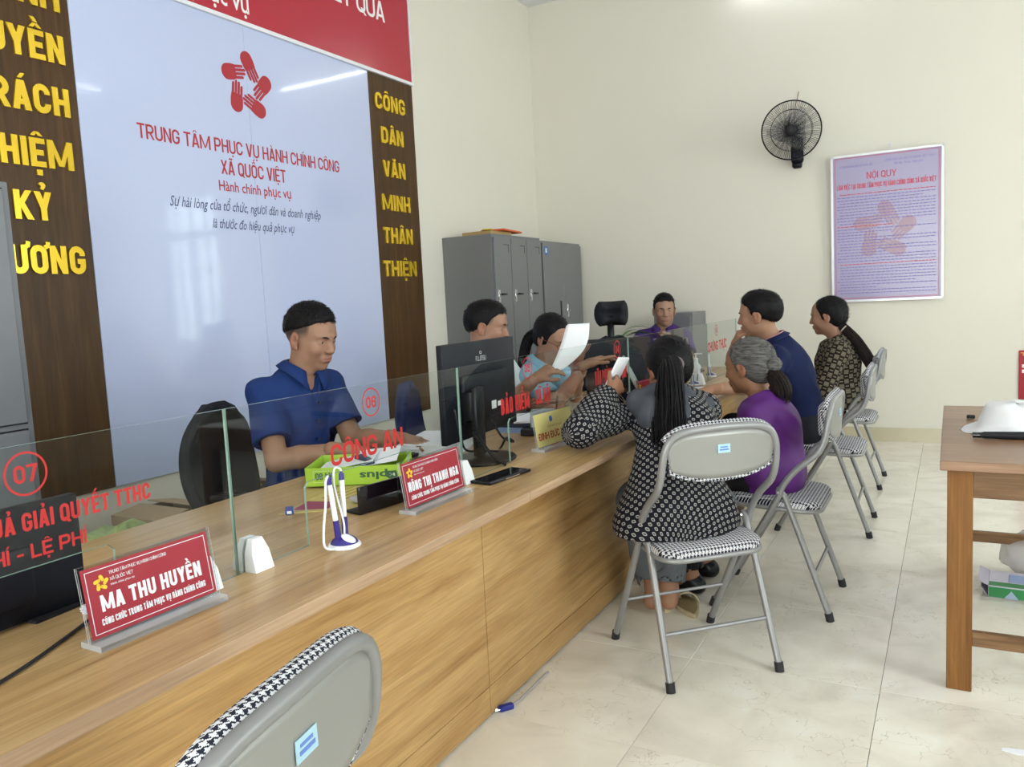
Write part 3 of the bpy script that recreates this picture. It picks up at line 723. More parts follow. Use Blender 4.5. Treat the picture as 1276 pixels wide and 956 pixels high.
b = MB(); b.lathe([(.0001, -.15), (.04, -.148), (.050, -.12), (.050, -.07), (.03, -.06), (.012, -.01), (.0001, -.01)], 20, T=fr_); W(b.build('motor_housing', M['black'], r, smooth=40))
b = MB(); mp_ = fr_ @ Vector((0, 0, -.12)); b.tube([mp_, mp_+Vector((0, .05, -.06)), Vector((fc.x, YF-.06, 2.36))], .018, 8); b.rbox((fc.x, YF-.035, 2.345), (.075, .07, .17), .02, 3); W(b.build('wall_bracket', M['black'], r, smooth=40))
b = MB(); b.rbox((fc.x+.01, YF-.085, 2.40), (.095, .035, .22), .03, 3); W(b.build('control_panel', M['black_navy'], r, smooth=40))
for i in range(5):
    b = MB(); b.cyl((fc.x-.012+.024*(i % 2), YF-.1, 2.33+.02*(i//2)), (fc.x-.012+.024*(i % 2), YF-.106, 2.33+.02*(i//2)), .007, n=10)
    W(b.build('button', mat('blue_button', (.02, .03, .12), .3), r))
b = MB(); b.tube(catmull([(fc.x+.02, YF-.03, 2.42), (fc.x-.02, YF-.02, 2.60), (fc.x-.015, YF-.012, 2.74), (fc.x+.015, YF-.005, 2.88)], 5), .003, 5)
W(b.build('power_wire', mat('brown_wire', (.30, .16, .12), .5), r, smooth=60))

# small fixings left in the back wall, red notice at the right
tag(wbox('red_notice', (.445, YF-.012, .36), (.80, YF, .73), M['plate_red'], None, .001, 1), 'small dark red notice panel low on the back wall at the right edge', 'sign')
nt_ = bpy.data.objects['red_notice']
Tn = frame((0, YF-.0125, 0), (1, 0, 0), (0, 0, 1))
lettering('lettering', 'THÔNG BÁO', .455, .77, .69, .024, Tn, M['yellow_ink'], nt_, .02)
b = MB(); b.bb((.465, .60, 0), (.78, .625, .0005), T=Tn); b.bb((.465, .56, 0), (.70, .585, .0005), T=Tn); b.build('white_band', M['white_ink'], nt_)

# ================================================================ STEEL CABINETS
CXF = -3.10
def door(r, y0, y1, z0, z1, lock=True, vent=True):
    d = wbox('door', (CXF-.004, y0, z0), (CXF+.012, y1, z1), M['steel'], r, .002, 1)
    if vent:
        b = MB(); yv = y1-(y1-y0)*.25
        b.bb((CXF+.012, yv-.05, z1-.055), (CXF+.0135, yv+.03, z1-.051)); b.bb((CXF+.012, yv+.026, z1-.11), (CXF+.0135, yv+.03, z1-.055)); W(b.build('card_holder', M['black_matte'], d))
    if lock:
        zm = z0+(z1-z0)*.47
        b = MB(); b.rbox((CXF+.016, y0+.035, zm), (.010, .03, .10), .003, 1); b.cyl((CXF+.02, y0+.035, zm+.01), (CXF+.045, y0+.035, zm+.01), .008); W(b.build('latch_plate', M['chrome'], d, smooth=40))
        b = MB(); b.rbox((CXF+.045, y0+.065, zm+.012), (.012, .085, .016), .004, 2); W(b.build('handle', M['black'], d, smooth=40))
    return d
r = thing('locker_cabinet', 'grey steel six door locker in the far left corner, nearer one with handles', 'cabinet', (-3.33, 5.84, 0))
wbox('body', (XL, 5.415, .02), (CXF-.006, 6.245, 1.812), M['steel'], r, .003, 1)
wbox('door_frame', (CXF-.007, 5.415, .02), (CXF-.0045, 6.245, 1.812), M['steel_light'], r)
for i in range(3):
    for j in range(2):
        y0 = 5.43+i*.272; door(r, y0, y0+.262, .06+j*.87, .06+j*.87+.855)
r = thing('filing_cabinet', 'grey steel two door cabinet against the back wall beside the locker', 'cabinet', (-3.33, 6.68, 0))
wbox('body', (XL, 6.255, .02), (CXF-.006, 7.09, 1.795), M['steel'], r, .003, 1)
for i in range(2):
    y0 = 6.27+i*.405; d = door(r, y0, y0+.40, .06, 1.775, lock=False, vent=False)
    if i == 0: b = MB(); b.bb((CXF+.012, y0+.31, 1.13), (CXF+.015, y0+.335, 1.27)); W(b.build('recessed_grip', M['black_matte'], d))
    else: b = MB(); b.rbox((CXF+.017, y0+.05, 1.18), (.01, .03, .12), .003, 1); b.cyl((CXF+.02, y0+.05, 1.18), (CXF+.04, y0+.05, 1.18), .008); W(b.build('lock', M['chrome'], d, smooth=40))
b = MB(); b.cyl((CXF+.0125, 6.33, 1.71), (CXF+.0135, 6.33, 1.71), .042, n=20); s_ = W(b.build('round_sticker', mat('blue_sticker', (.05, .16, .45), .4), r)); b = MB(); b.rbox((CXF+.0145, 6.33, 1.71), (.001, .03, .04), .0003, 1); W(b.build('sticker_mark', M['white_ink'], s_))
r = thing('near_cabinet', 'grey steel cabinet at the left edge standing against the left wall', 'cabinet', (-3.33, 1.35, 0))
wbox('body', (XL, .90, .02), (CXF-.006, 1.80, 1.82), M['steel_light'], r, .003, 1)
for z0, z1 in ((.06, .885), (.915, 1.79)):
    for y0 in (.93, 1.365):
        d = wbox('door', (CXF-.004, y0, z0), (CXF+.010, y0+.405, z1), M['steel_light'], r, .002, 1)
        b = MB(); q = .0015; Y0, Y1 = y0-.006, y0+.411
        for lo, hi in (((CXF-.0045, Y0, z0-.006), (CXF-.002, y0-.0005, z1+.006)), ((CXF-.0045, y0+.4055, z0-.006), (CXF-.002, Y1, z1+.006)), ((CXF-.0045, Y0, z0-.006), (CXF-.002, Y1, z0-.0005)), ((CXF-.0045, Y0, z1+.0005), (CXF-.002, Y1, z1+.006))): b.bb(lo, hi)
        W(b.build('door_gap', M['black_matte'], d))
# things on top of the locker
b = MB(); b.rbox((-3.28, 5.66, 1.829), (.26, .34, .03), .002, 1); tag(b.build('document_folder', mat('tan_folder', (.45, .30, .12), .6), recalc=True), 'tan folder lying flat on top of the locker', 'folder')
b = MB(); b.rbox((-3.22, 5.80, 1.853), (.20, .42, .014), .002, 1, rot=Matrix.Rotation(.15, 3, 'Z')); tag(b.build('folded_banner', mat('orange_red_cloth', (.75, .13, .03), .6)), 'orange red folded banner on top of the locker folder', 'banner')
b = MB(); b.rbox((-3.20, 5.53, 1.852), (.08, .12, .010), .002, 1, rot=Matrix.Rotation(.5, 3, 'Z')); tag(b.build('yellow_packet', mat('mustard_packet', (.65, .42, .03), .6)), 'small yellow packet at the near corner on top of the locker folder', 'packet')

# ================================================================ COUNTER
r = thing('service_counter', 'long oak laminate counter front with recessed joints', 'counter', (-1.27, 2.6, 0))
CY0, CY1 = -1.0, 5.78
js = [CY0, .05, 2.03, 4.00, CY1]
for a, c in zip(js[:-1], js[1:]):
    wbox('front_panel', (-1.268, a+.0015, .10), (-1.25, c-.0015, .712), M['counter_front'], r, .001, 1)
    wbox('plinth_panel', (-1.268, a+.0015, .008), (-1.2502, c-.0015, .098), M['counter_front'], r, .001, 1)
    wbox('backing', (-1.29, a, .0), (-1.2685, c, .712), M['shadow_gap'], r)
for y in js:
    yy = min(max(y, CY0+.01), CY1-.01); wbox('divider_panel', (-1.86, yy-.009, 0), (-1.2905, yy+.009, .712), M['counter_front'], r)
ct = thing('worktop', 'long light oak counter top with name plates, screens and papers on it', 'counter top', (-1.46, 2.6, .713))
js = [CY0-.05, 1.985, 4.0, CY1+.03]
for a, c in zip(js[:-1], js[1:]):
    p = wbox('top_board', (-1.885, a+.0008, .713), (-1.0545, c-.0008, .74), M['counter'], ct)
    wbox('edge_band', (-1.0545, a+.0008, .713), (-1.053, c-.0008, .74), M['edge'], ct)

# glass screens on the counter
GX = -1.31
def glass(y0, y1, ztop, notch, label, text=()):
    r = thing('glass_screen', label, 'glass screen', (GX, (y0+y1)/2, .7405), group='glass screens along the counter')
    z0 = .7405
    if notch: n0, n1, nz = notch; poly = [(y0, z0), (n0, z0), (n0, nz-.012), (n0+.012, nz), (n1-.012, nz), (n1, nz-.012), (n1, z0), (y1, z0), (y1, ztop), (y0, ztop)]
    else: poly = [(y0, z0), (y1, z0), (y1, ztop), (y0, ztop)]
    b = MB(); b.prism(poly, plane_x(GX-.003), .006, 0, 1)
    W(b.build('pane', [M['glass'], M['glass_edge']], r))
    T = Matrix.Translation(-Vector(r.location)) @ plane_x(GX+.0036)
    for it in text:
        if it[0] == 'c':
            _, y, z, R, s = it
            b = MB(); n = 48
            vs = [(y+q*math.cos(2*PI*i/n)*.98, z+q*math.sin(2*PI*i/n), 0) for q in (R, R-.0036) for i in range(n)]
            b.add(vs, [(i, (i+1) % n, n+(i+1) % n, n+i) for i in range(n)], T=T); b.build('number_ring', M['glass_red'], r)
            lettering('number', s, y-R*.55, y+R*.55, z-R*.40, R*.80, T, M['glass_red'], r, .05)
        else:
            _, s, a, c, z, h = it; lettering('lettering', s, a, c, z, h, T, M['glass_red'], r, .05)
    return r
glass(.31, 1.145, 1.091, (.45, .876, .889), 'glass screen numbered 07 at the near end of the counter', [('c', .736, 1.044, .036, '07'), ('t', 'QUẢ GIẢI QUYẾT TTHC', .655, .957, .951, .030), ('t', 'PHÍ - LỆ PHÍ', .648, .826, .905, .024)])
glass(1.149, 2.035, 1.091, (1.36, 1.766, .889), 'glass screen numbered 06 in front of the man in the blue shirt', [('c', 1.617, 1.043, .037, '06'), ('t', 'CÔNG AN', 1.452, 1.742, .907, .052)])
glass(2.039, 3.50, 1.091, (2.337, 3.15, .889), 'glass screen numbered 05 before the black monitor', [('c', 2.487, 1.047, .038, '05'), ('t', 'BẢO HIỂM', 2.288, 2.492, .908, .055), ('t', '- XÃ HỘI', 2.515, 2.663, .910, .053)])
glass(3.504, 4.86, 1.091, (3.8, 4.5, .889), 'glass screen in front of the man in the purple shirt', [])
glass(4.864, 5.62, 1.091, None, 'glass screen at the far end of the counter', [])
# the lettering 04 and 03 sits on the next panes
for nm, y, z, R, s, t_, a, c in (('04', 3.355, 1.048, .04, '04', 'VĂN PHÒNG - TƯ PHÁP', 3.09, 3.47), ('03', 5.08, 1.04, .036, '03', 'CHỨNG THỰC', 4.87, 5.33)):
    r = [o for o in COL.objects if o.name.startswith('glass_screen') and o.type == 'EMPTY'][2 if s == '04' else 4]
    T = Matrix.Translation(-Vector(r.location)) @ plane_x(GX+.0036); b = MB(); n = 48
    vs = [(y+q*math.cos(2*PI*i/n), z+q*math.sin(2*PI*i/n), 0) for q in (R, R-.005) for i in range(n)]
    b.add(vs, [(i, (i+1) % n, n+(i+1) % n, n+i) for i in range(n)], T=T); b.build('number_ring', M['glass_red'], r)
    lettering('number', s, y-R*.55, y+R*.55, z-R*.45, R*.9, T, M['glass_red'], r, .05)
    lettering('lettering', t_, a, c, .914, .06, T, M['glass_red'], r, .05)

# white clips that hold the glass
def clip(y, lab, s=1):
    r = thing('glass_clip', lab, 'clip', (GX, y, .7405), group='white clips holding the glass screens')
    for k, sg in enumerate((1, -1)):
        prof = [(0, 0), (.036, 0), (.034, .02), (.022, .062), (.016, .070), (0, .070)]
        b = MB(); x0 = GX+sg*.0035
        b.prism([(y-.026+(.008 if z > .05 else 0), z) for x, z in [(0, 0)]]+[(y+.026, 0), (y+.024, .04), (y+.014, .068), (y-.014, .068), (y-.024, .04)], frame((x0 if sg > 0 else x0-.020, 0, .7405), (0, 1, 0), (0, 0, 1)), .020)
        for v in b.v:
            d = abs(v.x-x0); v.x = x0+sg*d*(1.6-.9*(v.z-.7405)/.07)
        W(b.build('clip_half', M['white'], r, smooth=30))
for y, lab in ((1.052, 'white clip behind the nearest red name plate'), (1.19, 'white clip on the near side of glass screen 06'), (2.025, 'white clip beside the second red name plate and phone'), (4.66, 'white clip before the far pen stand')): clip(y, lab)

# name plates
def plate(label, c, face, w, h, lines, card, group='standing name plates on the counter', logo=True, ink='white_ink'):
    """c = centre on the counter, face = z rotation of its normal"""
    r = thing('name_plate', label, 'name plate', (c[0], c[1], .7405), face, group)
    # local: x = out of the face, y = along (reading direction)
    b = MB(); b.prism([(-w/2-.004, .0), (w/2+.004, .0), (w/2+.004, .010), (-w/2-.004, .010)], frame((-.026, 0, 0), (0, 1, 0), (0, 0, 1)), .056, 0, 1)
    b.build('base', [M['acrylic'], M['acrylic_edge']], r)
    Tl = frame((.004, 0, .009), (0, 1, 0), (-.16, 0, 1))
    b = MB(); b.prism([(-w/2-.006, 0), (w/2+.006, 0), (w/2+.006, h+.012), (-w/2-.006, h+.012)], Tl @ Matrix.Translation((0, 0, .0012)), .002, 0, 1)
    b.build('front_sheet', [M['acrylic'], M['acrylic_edge']], r)
    b = MB(); b.prism([(-w/2-.006, 0), (w/2+.006, 0), (w/2+.006, h+.012), (-w/2-.006, h+.012)], Tl @ Matrix.Translation((0, 0, -.0045)), .003, 0, 1)
    b.build('rear_sheet', [M['acrylic'], M['acrylic_edge']], r)
    Tc = Tl @ Matrix.Translation((0, .006, 0))
    b = MB(); b.prism([(-w/2, 0), (w/2, 0), (w/2, h), (-w/2, h)], Tc @ Matrix.Translation((0, 0, -.0012)), .0012)
    cd = b.build('name_card', card, r)
    T = Tc @ Matrix.Translation((0, 0, .0003))
    if logo:
        b = MB(); m = .006
        for q in ((-w/2+m, m, w/2-m, m+.0012), (-w/2+m, h-m-.0012, w/2-m, h-m), (-w/2+m, m, -w/2+m+.0012, h-m), (w/2-m-.0012, m, w/2-m, h-m)): b.bb((q[0], q[1], 0), (q[2], q[3], .0002), T=T)
        b.build('white_border', M['white_ink'], cd)
        b = MB(); hand_logo(b, T @ Matrix.Translation((-w/2+.032, h-.030, 0)), .0135, t=.0003); b.build('yellow_emblem', M['yellow_ink'], cd)
    for s, a, c_, z, hh, mm, bo in lines: lettering('lettering', s, a, c_, z, hh, T, M[mm], cd, bo, res=1)
    return r
plate('red name plate reading MA THU HUYỀN, nearest on the counter', (-1.245, .905), -.03, .250, .118,
      [('TRUNG TÂM PHỤC VỤ HÀNH CHÍNH CÔNG', -.077, .035, .098, .0058, 'white_ink', .01), ('XÃ QUỐC VIỆT', -.077, -.033, .087, .0058, 'white_ink', .01), ('Hành chính phục vụ', -.077, -.033, .079, .0036, 'white_ink', .01),
       ('MA THU HUYỀN', -.100, .100, .040, .028, 'white_ink', .06), ('CÔNG CHỨC TRUNG TÂM PHỤC VỤ HÀNH CHÍNH CÔNG', -.104, .104, .018, .011, 'white_ink', .04)], M['plate_red'])
plate('red name plate reading NÔNG THỊ THANH NGA beside the black ledge', (-1.245, 1.798), -.02, .268, .118,
      [('TRUNG TÂM PHỤC VỤ HÀNH CHÍNH CÔNG', -.085, .030, .098, .0058, 'white_ink', .01), ('XÃ QUỐC VIỆT', -.085, -.040, .087, .0058, 'white_ink', .01), ('Hành chính phục vụ', -.085, -.040, .079, .0036, 'white_ink', .01),
       ('NÔNG THỊ THANH NGA', -.118, .118, .040, .026, 'white_ink', .06), ('CÔNG CHỨC TRUNG TÂM PHỤC VỤ HÀNH CHÍNH CÔNG', -.112, .112, .018, .011, 'white_ink', .04)], M['plate_red'])
pl = plate('yellow name plate reading ĐINH ĐỨC LONG beside the woman\'s elbow', (-1.285, 2.655), -.10, .262, .118,
      [('ĐINH ĐỨC LONG', -.118, .118, .022, .026, 'plate_red', .05), ('CÔNG CHỨC', -.05, .05, .062, .007, 'plate_red', .02)], M['plate_yellow'], logo=False)
b = MB(); b.cyl((0, 0, 0), (0, 0, .0006), .011, n=20, T=frame((.004, 0, .009), (0, 1, 0), (-.16, 0, 1)) @ Matrix.Translation((-.02, .098, .0003))); b.build('blue_emblem', mat('blue_print', (.04, .16, .42), .4), [o for o in pl.children if o.name.startswith('name_card')][0])
plate('small red name plate far along the counter behind the ponytail woman', (-1.36, 3.93), -.1, .26, .10, [('CÔNG CHỨC', -.10, .10, .04, .02, 'white_ink', .03)], M['plate_red'])

# pen stands
def pen_stand(label, c, rz):
    r = thing('pen_stand', label, 'pen stand', (c[0], c[1], .7405), rz, 'blue and white pen stands')
    b = MB(); b.lathe([(.0001, 0), (.036, 0), (.038, .003), (.036, .008), (.028, .012), (.0001, .0125)], 28); base = b.build('base', M['white'], r, smooth=40)
    b = MB(); b.lathe([(.032, .010), (.027, .018), (.014, .026), (.0001, .028)], 24); b.build('base_dome', M['navy_plastic'], base, smooth=50)
    b = MB(); b.sphere((0, 0, 0), (.019, .015, .004), 8, T=frame((.016, -.006, .022), (.9, 0, -.45), (0, 1, 0))); b.build('oval_badge', M['white'], base, smooth=60)
    for k, (y, tilt) in enumerate(((-.012, -.10), (.014, .06))):
        d = Vector((-.04, tilt, 1)).normalized(); p0 = Vector((-.006, y, .016))
        b = MB(); b.cyl(p0, p0+d*.048, .0078, .0070, 14); s_ = b.build('pen_socket', M['navy_plastic'], r, smooth=40)
        b = MB(); b.cyl(p0+d*.05, p0+d*.135, .0062, .0062, 14); pn = b.build('pen', M['white'], r, smooth=40)
        b = MB(); b.cyl(p0+d*.135, p0+d*.150, .0064, .0060, 14); b.cyl(p0+d*.150, p0+d*.155, .0040, .0028, 12); b.build('pen_cap', M['navy_plastic'], pn, smooth=40)
    d1 = Vector((-.006, -.012, .016))+Vector((-.04, -.10, 1)).normalized()*.155
    b = MB(); b.tube(catmull([d1, d1+Vector((0, -.010, -.012)), d1+Vector((0, -.016, -.06)), (-.01, -.060, .055), (-.006, -.066, .02), (.0, -.05, .008), (0, -.030, .007)], 6), .0028, 7); b.build('cord', M['white'], r, smooth=60)
    d2 = Vector((-.006, .014, .016))+Vector((-.04, .06, 1)).normalized()*.155
    b = MB(); b.tube(catmull([d2, d2+Vector((0, -.006, .008)), (d1+d2)/2+Vector((0, 0, .010)), (d1+d2)/2+Vector((0, -.004, -.03)), (0, .002, .06), (0, .001, .022)], 6), .0024, 7); b.build('cord', M['white'], r, smooth=60)
pen_stand('blue and white twin pen stand at the front edge of the counter', (-1.222, 1.383), .1)
pen_stand('blue and white twin pen stand far along the counter', (-1.33, 4.63), .3)
pen_stand('blue and white twin pen stand near the chin of the man in navy', (-1.36, 5.12), .3)

# ================================================================ THINGS ON THE COUNTER
CZ = .7405
# black monitor with its back to us
def monitor(label, c, rz, w, h, zb, base_off, brand=None, mt='black_navy', tilt=0):
    """c = centre of the rear face on plan; local +x points out of the rear"""
    r = thing('monitor', label, 'monitor', (c[0], c[1], CZ), rz)
    b = MB(); b.rbox((-.012, 0, zb+h/2), (.024, w, h), .004, 2); hs = b.build('housing', M[mt], r, smooth=40)
    b = MB(); b.rbox((.008, 0, zb+h*.42), (.024, w*.62, h*.5), .010, 2); b.build('rear_bulge', M[mt], r, smooth=40)
    b = MB(); b.bb((-.0252, -w/2+.012, zb+.018), (-.0242, w/2-.012, zb+h-.012)); b.build('screen', M['black_gloss'], r)
    if base_off is not None:
        by = base_off
        b = MB(); b.lathe([(.0001, 0), (.115, 0), (.118, .004), (.112, .010), (.03, .014), (.0001, .014)], 36, c=(0, 0, 0)); 
        for v in b.v: v.x = v.x*.92+.06; v.y = v.y*1.12+by
        b.build('base', M['black'], r, smooth=40)
        b = MB(); b.rbox((.045, by, zb*.5+.10), (.022, .062, zb+.17), .006, 2); b.build('neck', M['black'], r, smooth=40)
        b = MB(); b.rbox((.030, by, zb+h*.36), (.035, .10, .10), .006, 2); b.build('mount', M['black'], r, smooth=40)
    if brand:
        T = frame((.0002, 0, 0), (0, 1, 0), (0, 0, 1)); lettering('brand_lettering', brand, -.042, .036, zb+h-.072, .017, T, mat('grey_print', (.55, .56, .6), .4), hs, 0)
        b = MB()
        b.tube([(.0006, -.005+.007*math.cos(t), zb+h-.043+.005*math.sin(t)) for t in [k*PI*2/10 for k in range(11)]], .0008, 4)
        b.build('brand_mark', M['alu'], hs)
    return r
mn = monitor('black computer monitor seen from behind with white maker lettering, on oval base', (-1.49, 2.483), .055, .552, .338, .070, -.13, 'FUJITSU')
b = MB(); b.bb((.0202, .025, .155), (.0208, .062, .185)); b.bb((.0202, .075, .16), (.0206, .10, .178)); b.build('rating_label', M['white_ink'], mn)
b = MB(); b.tube(catmull([(.012, -.235, .19), (.03, -.235, .10), (.03, -.20, .045), (.05, -.12, .03), (.09, -.08, .02)], 6), .004, 7); b.build('cable', M['black'], mn, smooth=60)
b = MB(); b.tube(catmull([(.02, .0, .14), (.05, .03, .055), (.09, .035, .035), (.11, .0, .045), (.10, -.03, .06), (.08, -.03, .03), (.05, .01, .012)], 6), .004, 7); b.build('cable', M['black'], mn, smooth=60)
b = MB(); b.tube(catmull([(.04, -.17, .10), (.12, -.19, .03), (.19, -.23, .006)], 6), .0035, 7); b.tube(catmull([(.03, -.15, .12), (.11, -.175, .035), (.185, -.215, .006)], 6), .003, 7); b.build('cable', M['black'], mn, smooth=60)
monitor('black computer monitor back behind glass screen 07 at the left edge', (-1.475, .652), 0, .54, .213, .003, None, None, 'black_navy')
monitor('black computer monitor behind the pane numbered 04', (-1.56, 4.03), -.9, .36, .29, .03, .0, None, 'black_matte')
monitor('small black monitor at the far end of the counter behind the pen stands', (-1.66, 5.45), .1, .34, .25, .05, .0, None, 'black_matte')

# laptop-like pale tilted screen beyond the ponytail woman
r = thing('tilted_screen', 'pale grey tilted screen on a stand beyond the ponytail woman', 'screen', (-1.47, 3.98, CZ), .35)
b = MB(); b.rbox((0, 0, .125), (.018, .30, .22), .006, 2, rot=Matrix.Rotation(-.45, 3, 'Y')); b.build('screen_back', mat('pale_grey_plastic', (.45, .47, .46), .4), r, smooth=40)
b = MB(); b.rbox((.03, 0, .011), (.20, .30, .022), .006, 2); b.build('base', M['white'], r, smooth=40)

# green paper box with card print
gb = thing('paper_box', 'open lime green paper box with upside down print in front of the man in blue', 'box', (-1.66, 1.98, CZ+.004), math.radians(48))
L_, D_, H_ = .30, .215, .058
b = MB(); b.bb((-D_/2, -L_/2, 0), (D_/2, L_/2, .002)); b.build('bottom', M['green_card'], gb)
for nm, lo, hi in (('side', (D_/2-.002, -L_/2, 0), (D_/2, L_/2, H_)), ('side', (-D_/2, -L_/2, 0), (-D_/2+.002, L_/2, H_)), ('end', (-D_/2, L_/2-.002, 0), (D_/2, L_/2, H_)), ('end', (-D_/2, -L_/2, 0), (D_/2, -L_/2+.002, H_))):
    b = MB(); b.bb(lo, hi); b.build(nm, M['green_card'], gb)
gb.rotation_euler.z = math.radians(-62)
Tg = frame((D_/2+.0006, 0, 0), (0, 1, 0), (0, 0, 1))
Tu = Tg @ Matrix.Rotation(PI, 4, 'Z')
lettering('print', 'plus', -.105, -.018, -.038, .022, Tu, M['green_dark'], gb, .03)
b = MB(); b.prism([(-.018, -.0), (.0, -.012), (.018, 0), (.014, .018), (-.014, .018)], Tg @ Matrix.Translation((.118, .022, 0)), .0005); b.build('shield_print', M['green_dark'], gb)
lettering('print', 'IK', -.127, -.109, -.033, .009, Tu @ Matrix.Translation((0, 0, .0007)), M['white_ink'], gb, .04)
b = MB(); 
for q in ((-.125, .012, -.06, .0135), (-.125, .047, -.06, .0485), (-.125, .012, -.1235, .0485), (-.0615, .012, -.06, .0485)): b.bb((q[0], q[1], 0), (q[2], q[3], .0005), T=Tg)
b.build('framed_print', mat('pale_green_print', (.60, .72, .35), .5), gb)
lettering('print', 'A4 80', .066, .118, -.042, .022, Tu, M['green_dark'], gb, .03)
Te = frame((0, -L_/2-.0006, 0), (1, 0, 0), (0, 0, 1))
lettering('print', 'A4 80', -.08, .08, .018, .024, Te, M['green_dark'], gb, .03)
b = MB(); b.add([(-.09, -.13, .03), (.09, -.12, .035), (.10, .06, .066), (-.09, .05, .07)], [(0, 1, 2, 3)]); b.add([(-.1, -.02, .062), (.08, .02, .045), (.08, .13, .06), (-.1, .12, .075)], [(0, 1, 2, 3)])
tag(W(b.build('loose_papers', M['paper'], None, solid=.002)), 'white papers lying in the green paper box', 'paper'); pp = bpy.data.objects['loose_papers']; pp.location = gb.location; pp.rotation_euler = gb.rotation_euler; pp.location.z += .006
b = MB(); b.rbox((.03, .02, .052), (.12, .03, .016), .004, 2, rot=Matrix.Rotation(.5, 3, 'Z')); o = tag(b.build('stapler', M['dark_folder']), 'dark stapler lying in the green paper box', 'stapler'); o.location = gb.location; o.rotation_euler = gb.rotation_euler; o.location.z += .012

# printed brochure under the box and black ledge
r = thing('brochure', 'gold and magenta printed calendar sheet lying under the green box', 'brochure', (-1.50, 1.75, CZ), .05)
pl_ = [(-.10, -.20), (.13, -.05), (.13, .20), (-.16, .14)]
b = MB(); b.prism(pl_, Matrix.Identity(4), .0022); sh = b.build('sheet', mat('gold_print', (.55, .42, .16), .35, var=.35, vscale=40), r)
b = MB(); b.prism([(-.09, -.155), (.0, -.115), (-.03, -.045), (-.115, -.06)], Matrix.Translation((0, 0, .0022)), .0004); b.build('magenta_print', mat('magenta_print', (.30, .03, .12), .4), sh)
b = MB()
for k in range(9): b.bb((-.10+k*.024, -.02+.004*k, .0022), (-.094+k*.024, .13+.004*k, .0026))
b.build('text_bands', mat('ochre_print', (.36, .20, .05), .5), sh)
r = thing('name_plate_back', 'black plastic ledge standing on the counter left of the second name plate', 'ledge', (-1.345, 1.735, CZ), 0)
r.rotation_euler.z = math.radians(-10)
b = MB(); b.rbox((0, 0, .038), (.010, .25, .074), .002, 2); b.build('upright', M['black_gloss'], r, smooth=40)
b = MB(); b.rbox((-.025, 0, .005), (.055, .25, .008), .002, 2); b.build('foot', M['black'], r, smooth=40)
r.name = 'black_ledge'
b = MB(); b.rbox((-.075, 0, .012), (.06, .14, .012), .002, 1); o = tag(b.build('silver_booklet', mat('silver_grey_print', (.42, .40, .45), .4)), 'small grey booklet lying against the black ledge', 'booklet'); o.location = (-1.36, 1.745, CZ+.002); o.rotation_euler = (0, 0, -.28)
r = thing('eraser_box', 'tiny blue and white box lying alone on the counter before the brochure', 'box', (-1.575, 1.572, CZ), .75)
b = MB(); b.rbox((0, 0, .0065), (.022, .045, .013), .0012, 1); b.build('carton', mat('blue_box', (.03, .06, .30), .4), r)
b = MB(); b.bb((.0112, -.012, .003), (.0116, .018, .0105)); b.bb((-.006, -.0228, .003), (.006, -.0224, .0105)); b.build('white_print', M['white_ink'], r)

# phone
r = thing('smartphone', 'black smartphone lying on the counter beside the monitor base', 'phone', (-1.225, 2.125, CZ), -.12)
b = MB(); b.rbox((0, 0, .005), (.078, .215, .009), .003, 2); b.build('body', M['black'], r, smooth=40)
b = MB(); b.bb((-.034, -.10, .0095), (.030, .10, .0101)); b.build('screen', M['black_gloss'], r)
b = MB(); b.bb((.0385, -.03, .003), (.0396, .045, .0065)); b.build('side_key', M['chrome'], r)
r = thing('utility_knife', 'yellow and green handled knife lying behind the glass near the monitor', 'knife', (-1.50, 2.19, CZ), .5)
b = MB(); b.rbox((0, .05, .012), (.028, .11, .020), .006, 2); b.build('handle', M['yellow_tool'], r, smooth=40)
b = MB(); b.rbox((0, -.04, .012), (.022, .07, .014), .005, 2); b.build('grip', mat('olive_plastic', (.16, .22, .04), .5), r, smooth=40)
# keyboard of the man in blue
r = thing('keyboard', 'dark flat keyboard under the hands of the man in the blue shirt', 'keyboard', (-1.76, 2.42, CZ), math.radians(4))
b = MB(); b.rbox((0, 0, .008), (.13, .42, .014), .004, 2); b.build('body', M['black_matte'], r, smooth=40)
b = MB()
for i in range(5):
    for j in range(18): b.bb((-.055+i*.022, -.2+j*.0222, .0148), (-.036+i*.022, -.181+j*.0222, .018))
b.build('keys', mat('dark_key', (.05, .05, .055), .5), r)['kind'] = 'stuff'
# ream of papers and folders right of the monitor
def stack(name, label, c, rz, size, mt, n=1, group=None):
    r = thing(name, label, 'papers', (c[0], c[1], c[2]), rz, group)
    b = MB(); z = 0; t = size[2]/n
    for k in range(n):
        b.box((random.uniform(-.004, .004), random.uniform(-.004, .004), z+t/2), (size[0], size[1], t*.9), rot=Matrix.Rotation(random.uniform(-.04, .04), 3, 'Z')); z += t
    b.build('sheets', mt, r); return r
stack('paper_stack', 'thick white paper stack behind the monitor base', (-1.70, 2.50, CZ), .3, (.22, .31, .045), M['paper'], 9)
b = MB(); b.rbox((0, 0, .015), (.07, .09, .026), .004, 2); o = tag(b.build('black_box', M['black_matte']), 'small black box at the end of the white paper stack', 'box'); o.location = (-1.50, 2.86, CZ); o.rotation_euler = (0, 0, .3)
stack('folder_stack', 'pale blue folders lying on the counter beyond the monitor', (-1.56, 3.05, CZ), .15, (.24, .33, .022), M['blue_paper'], 3)
stack('dark_folder', 'dark blue folder lying on the pale blue folders', (-1.57, 3.05, CZ+.023), .2, (.23, .32, .020), M['dark_folder'], 1)
stack('loose_sheet', 'white loose sheets on top of the dark folder', (-1.55, 3.00, CZ+.044), .5, (.18, .25, .008), M['paper'], 3)
stack('paper_pile', 'loose white papers behind the nearest name plate', (-1.385, 1.00, CZ), .05, (.10, .24, .014), M['paper'], 6)
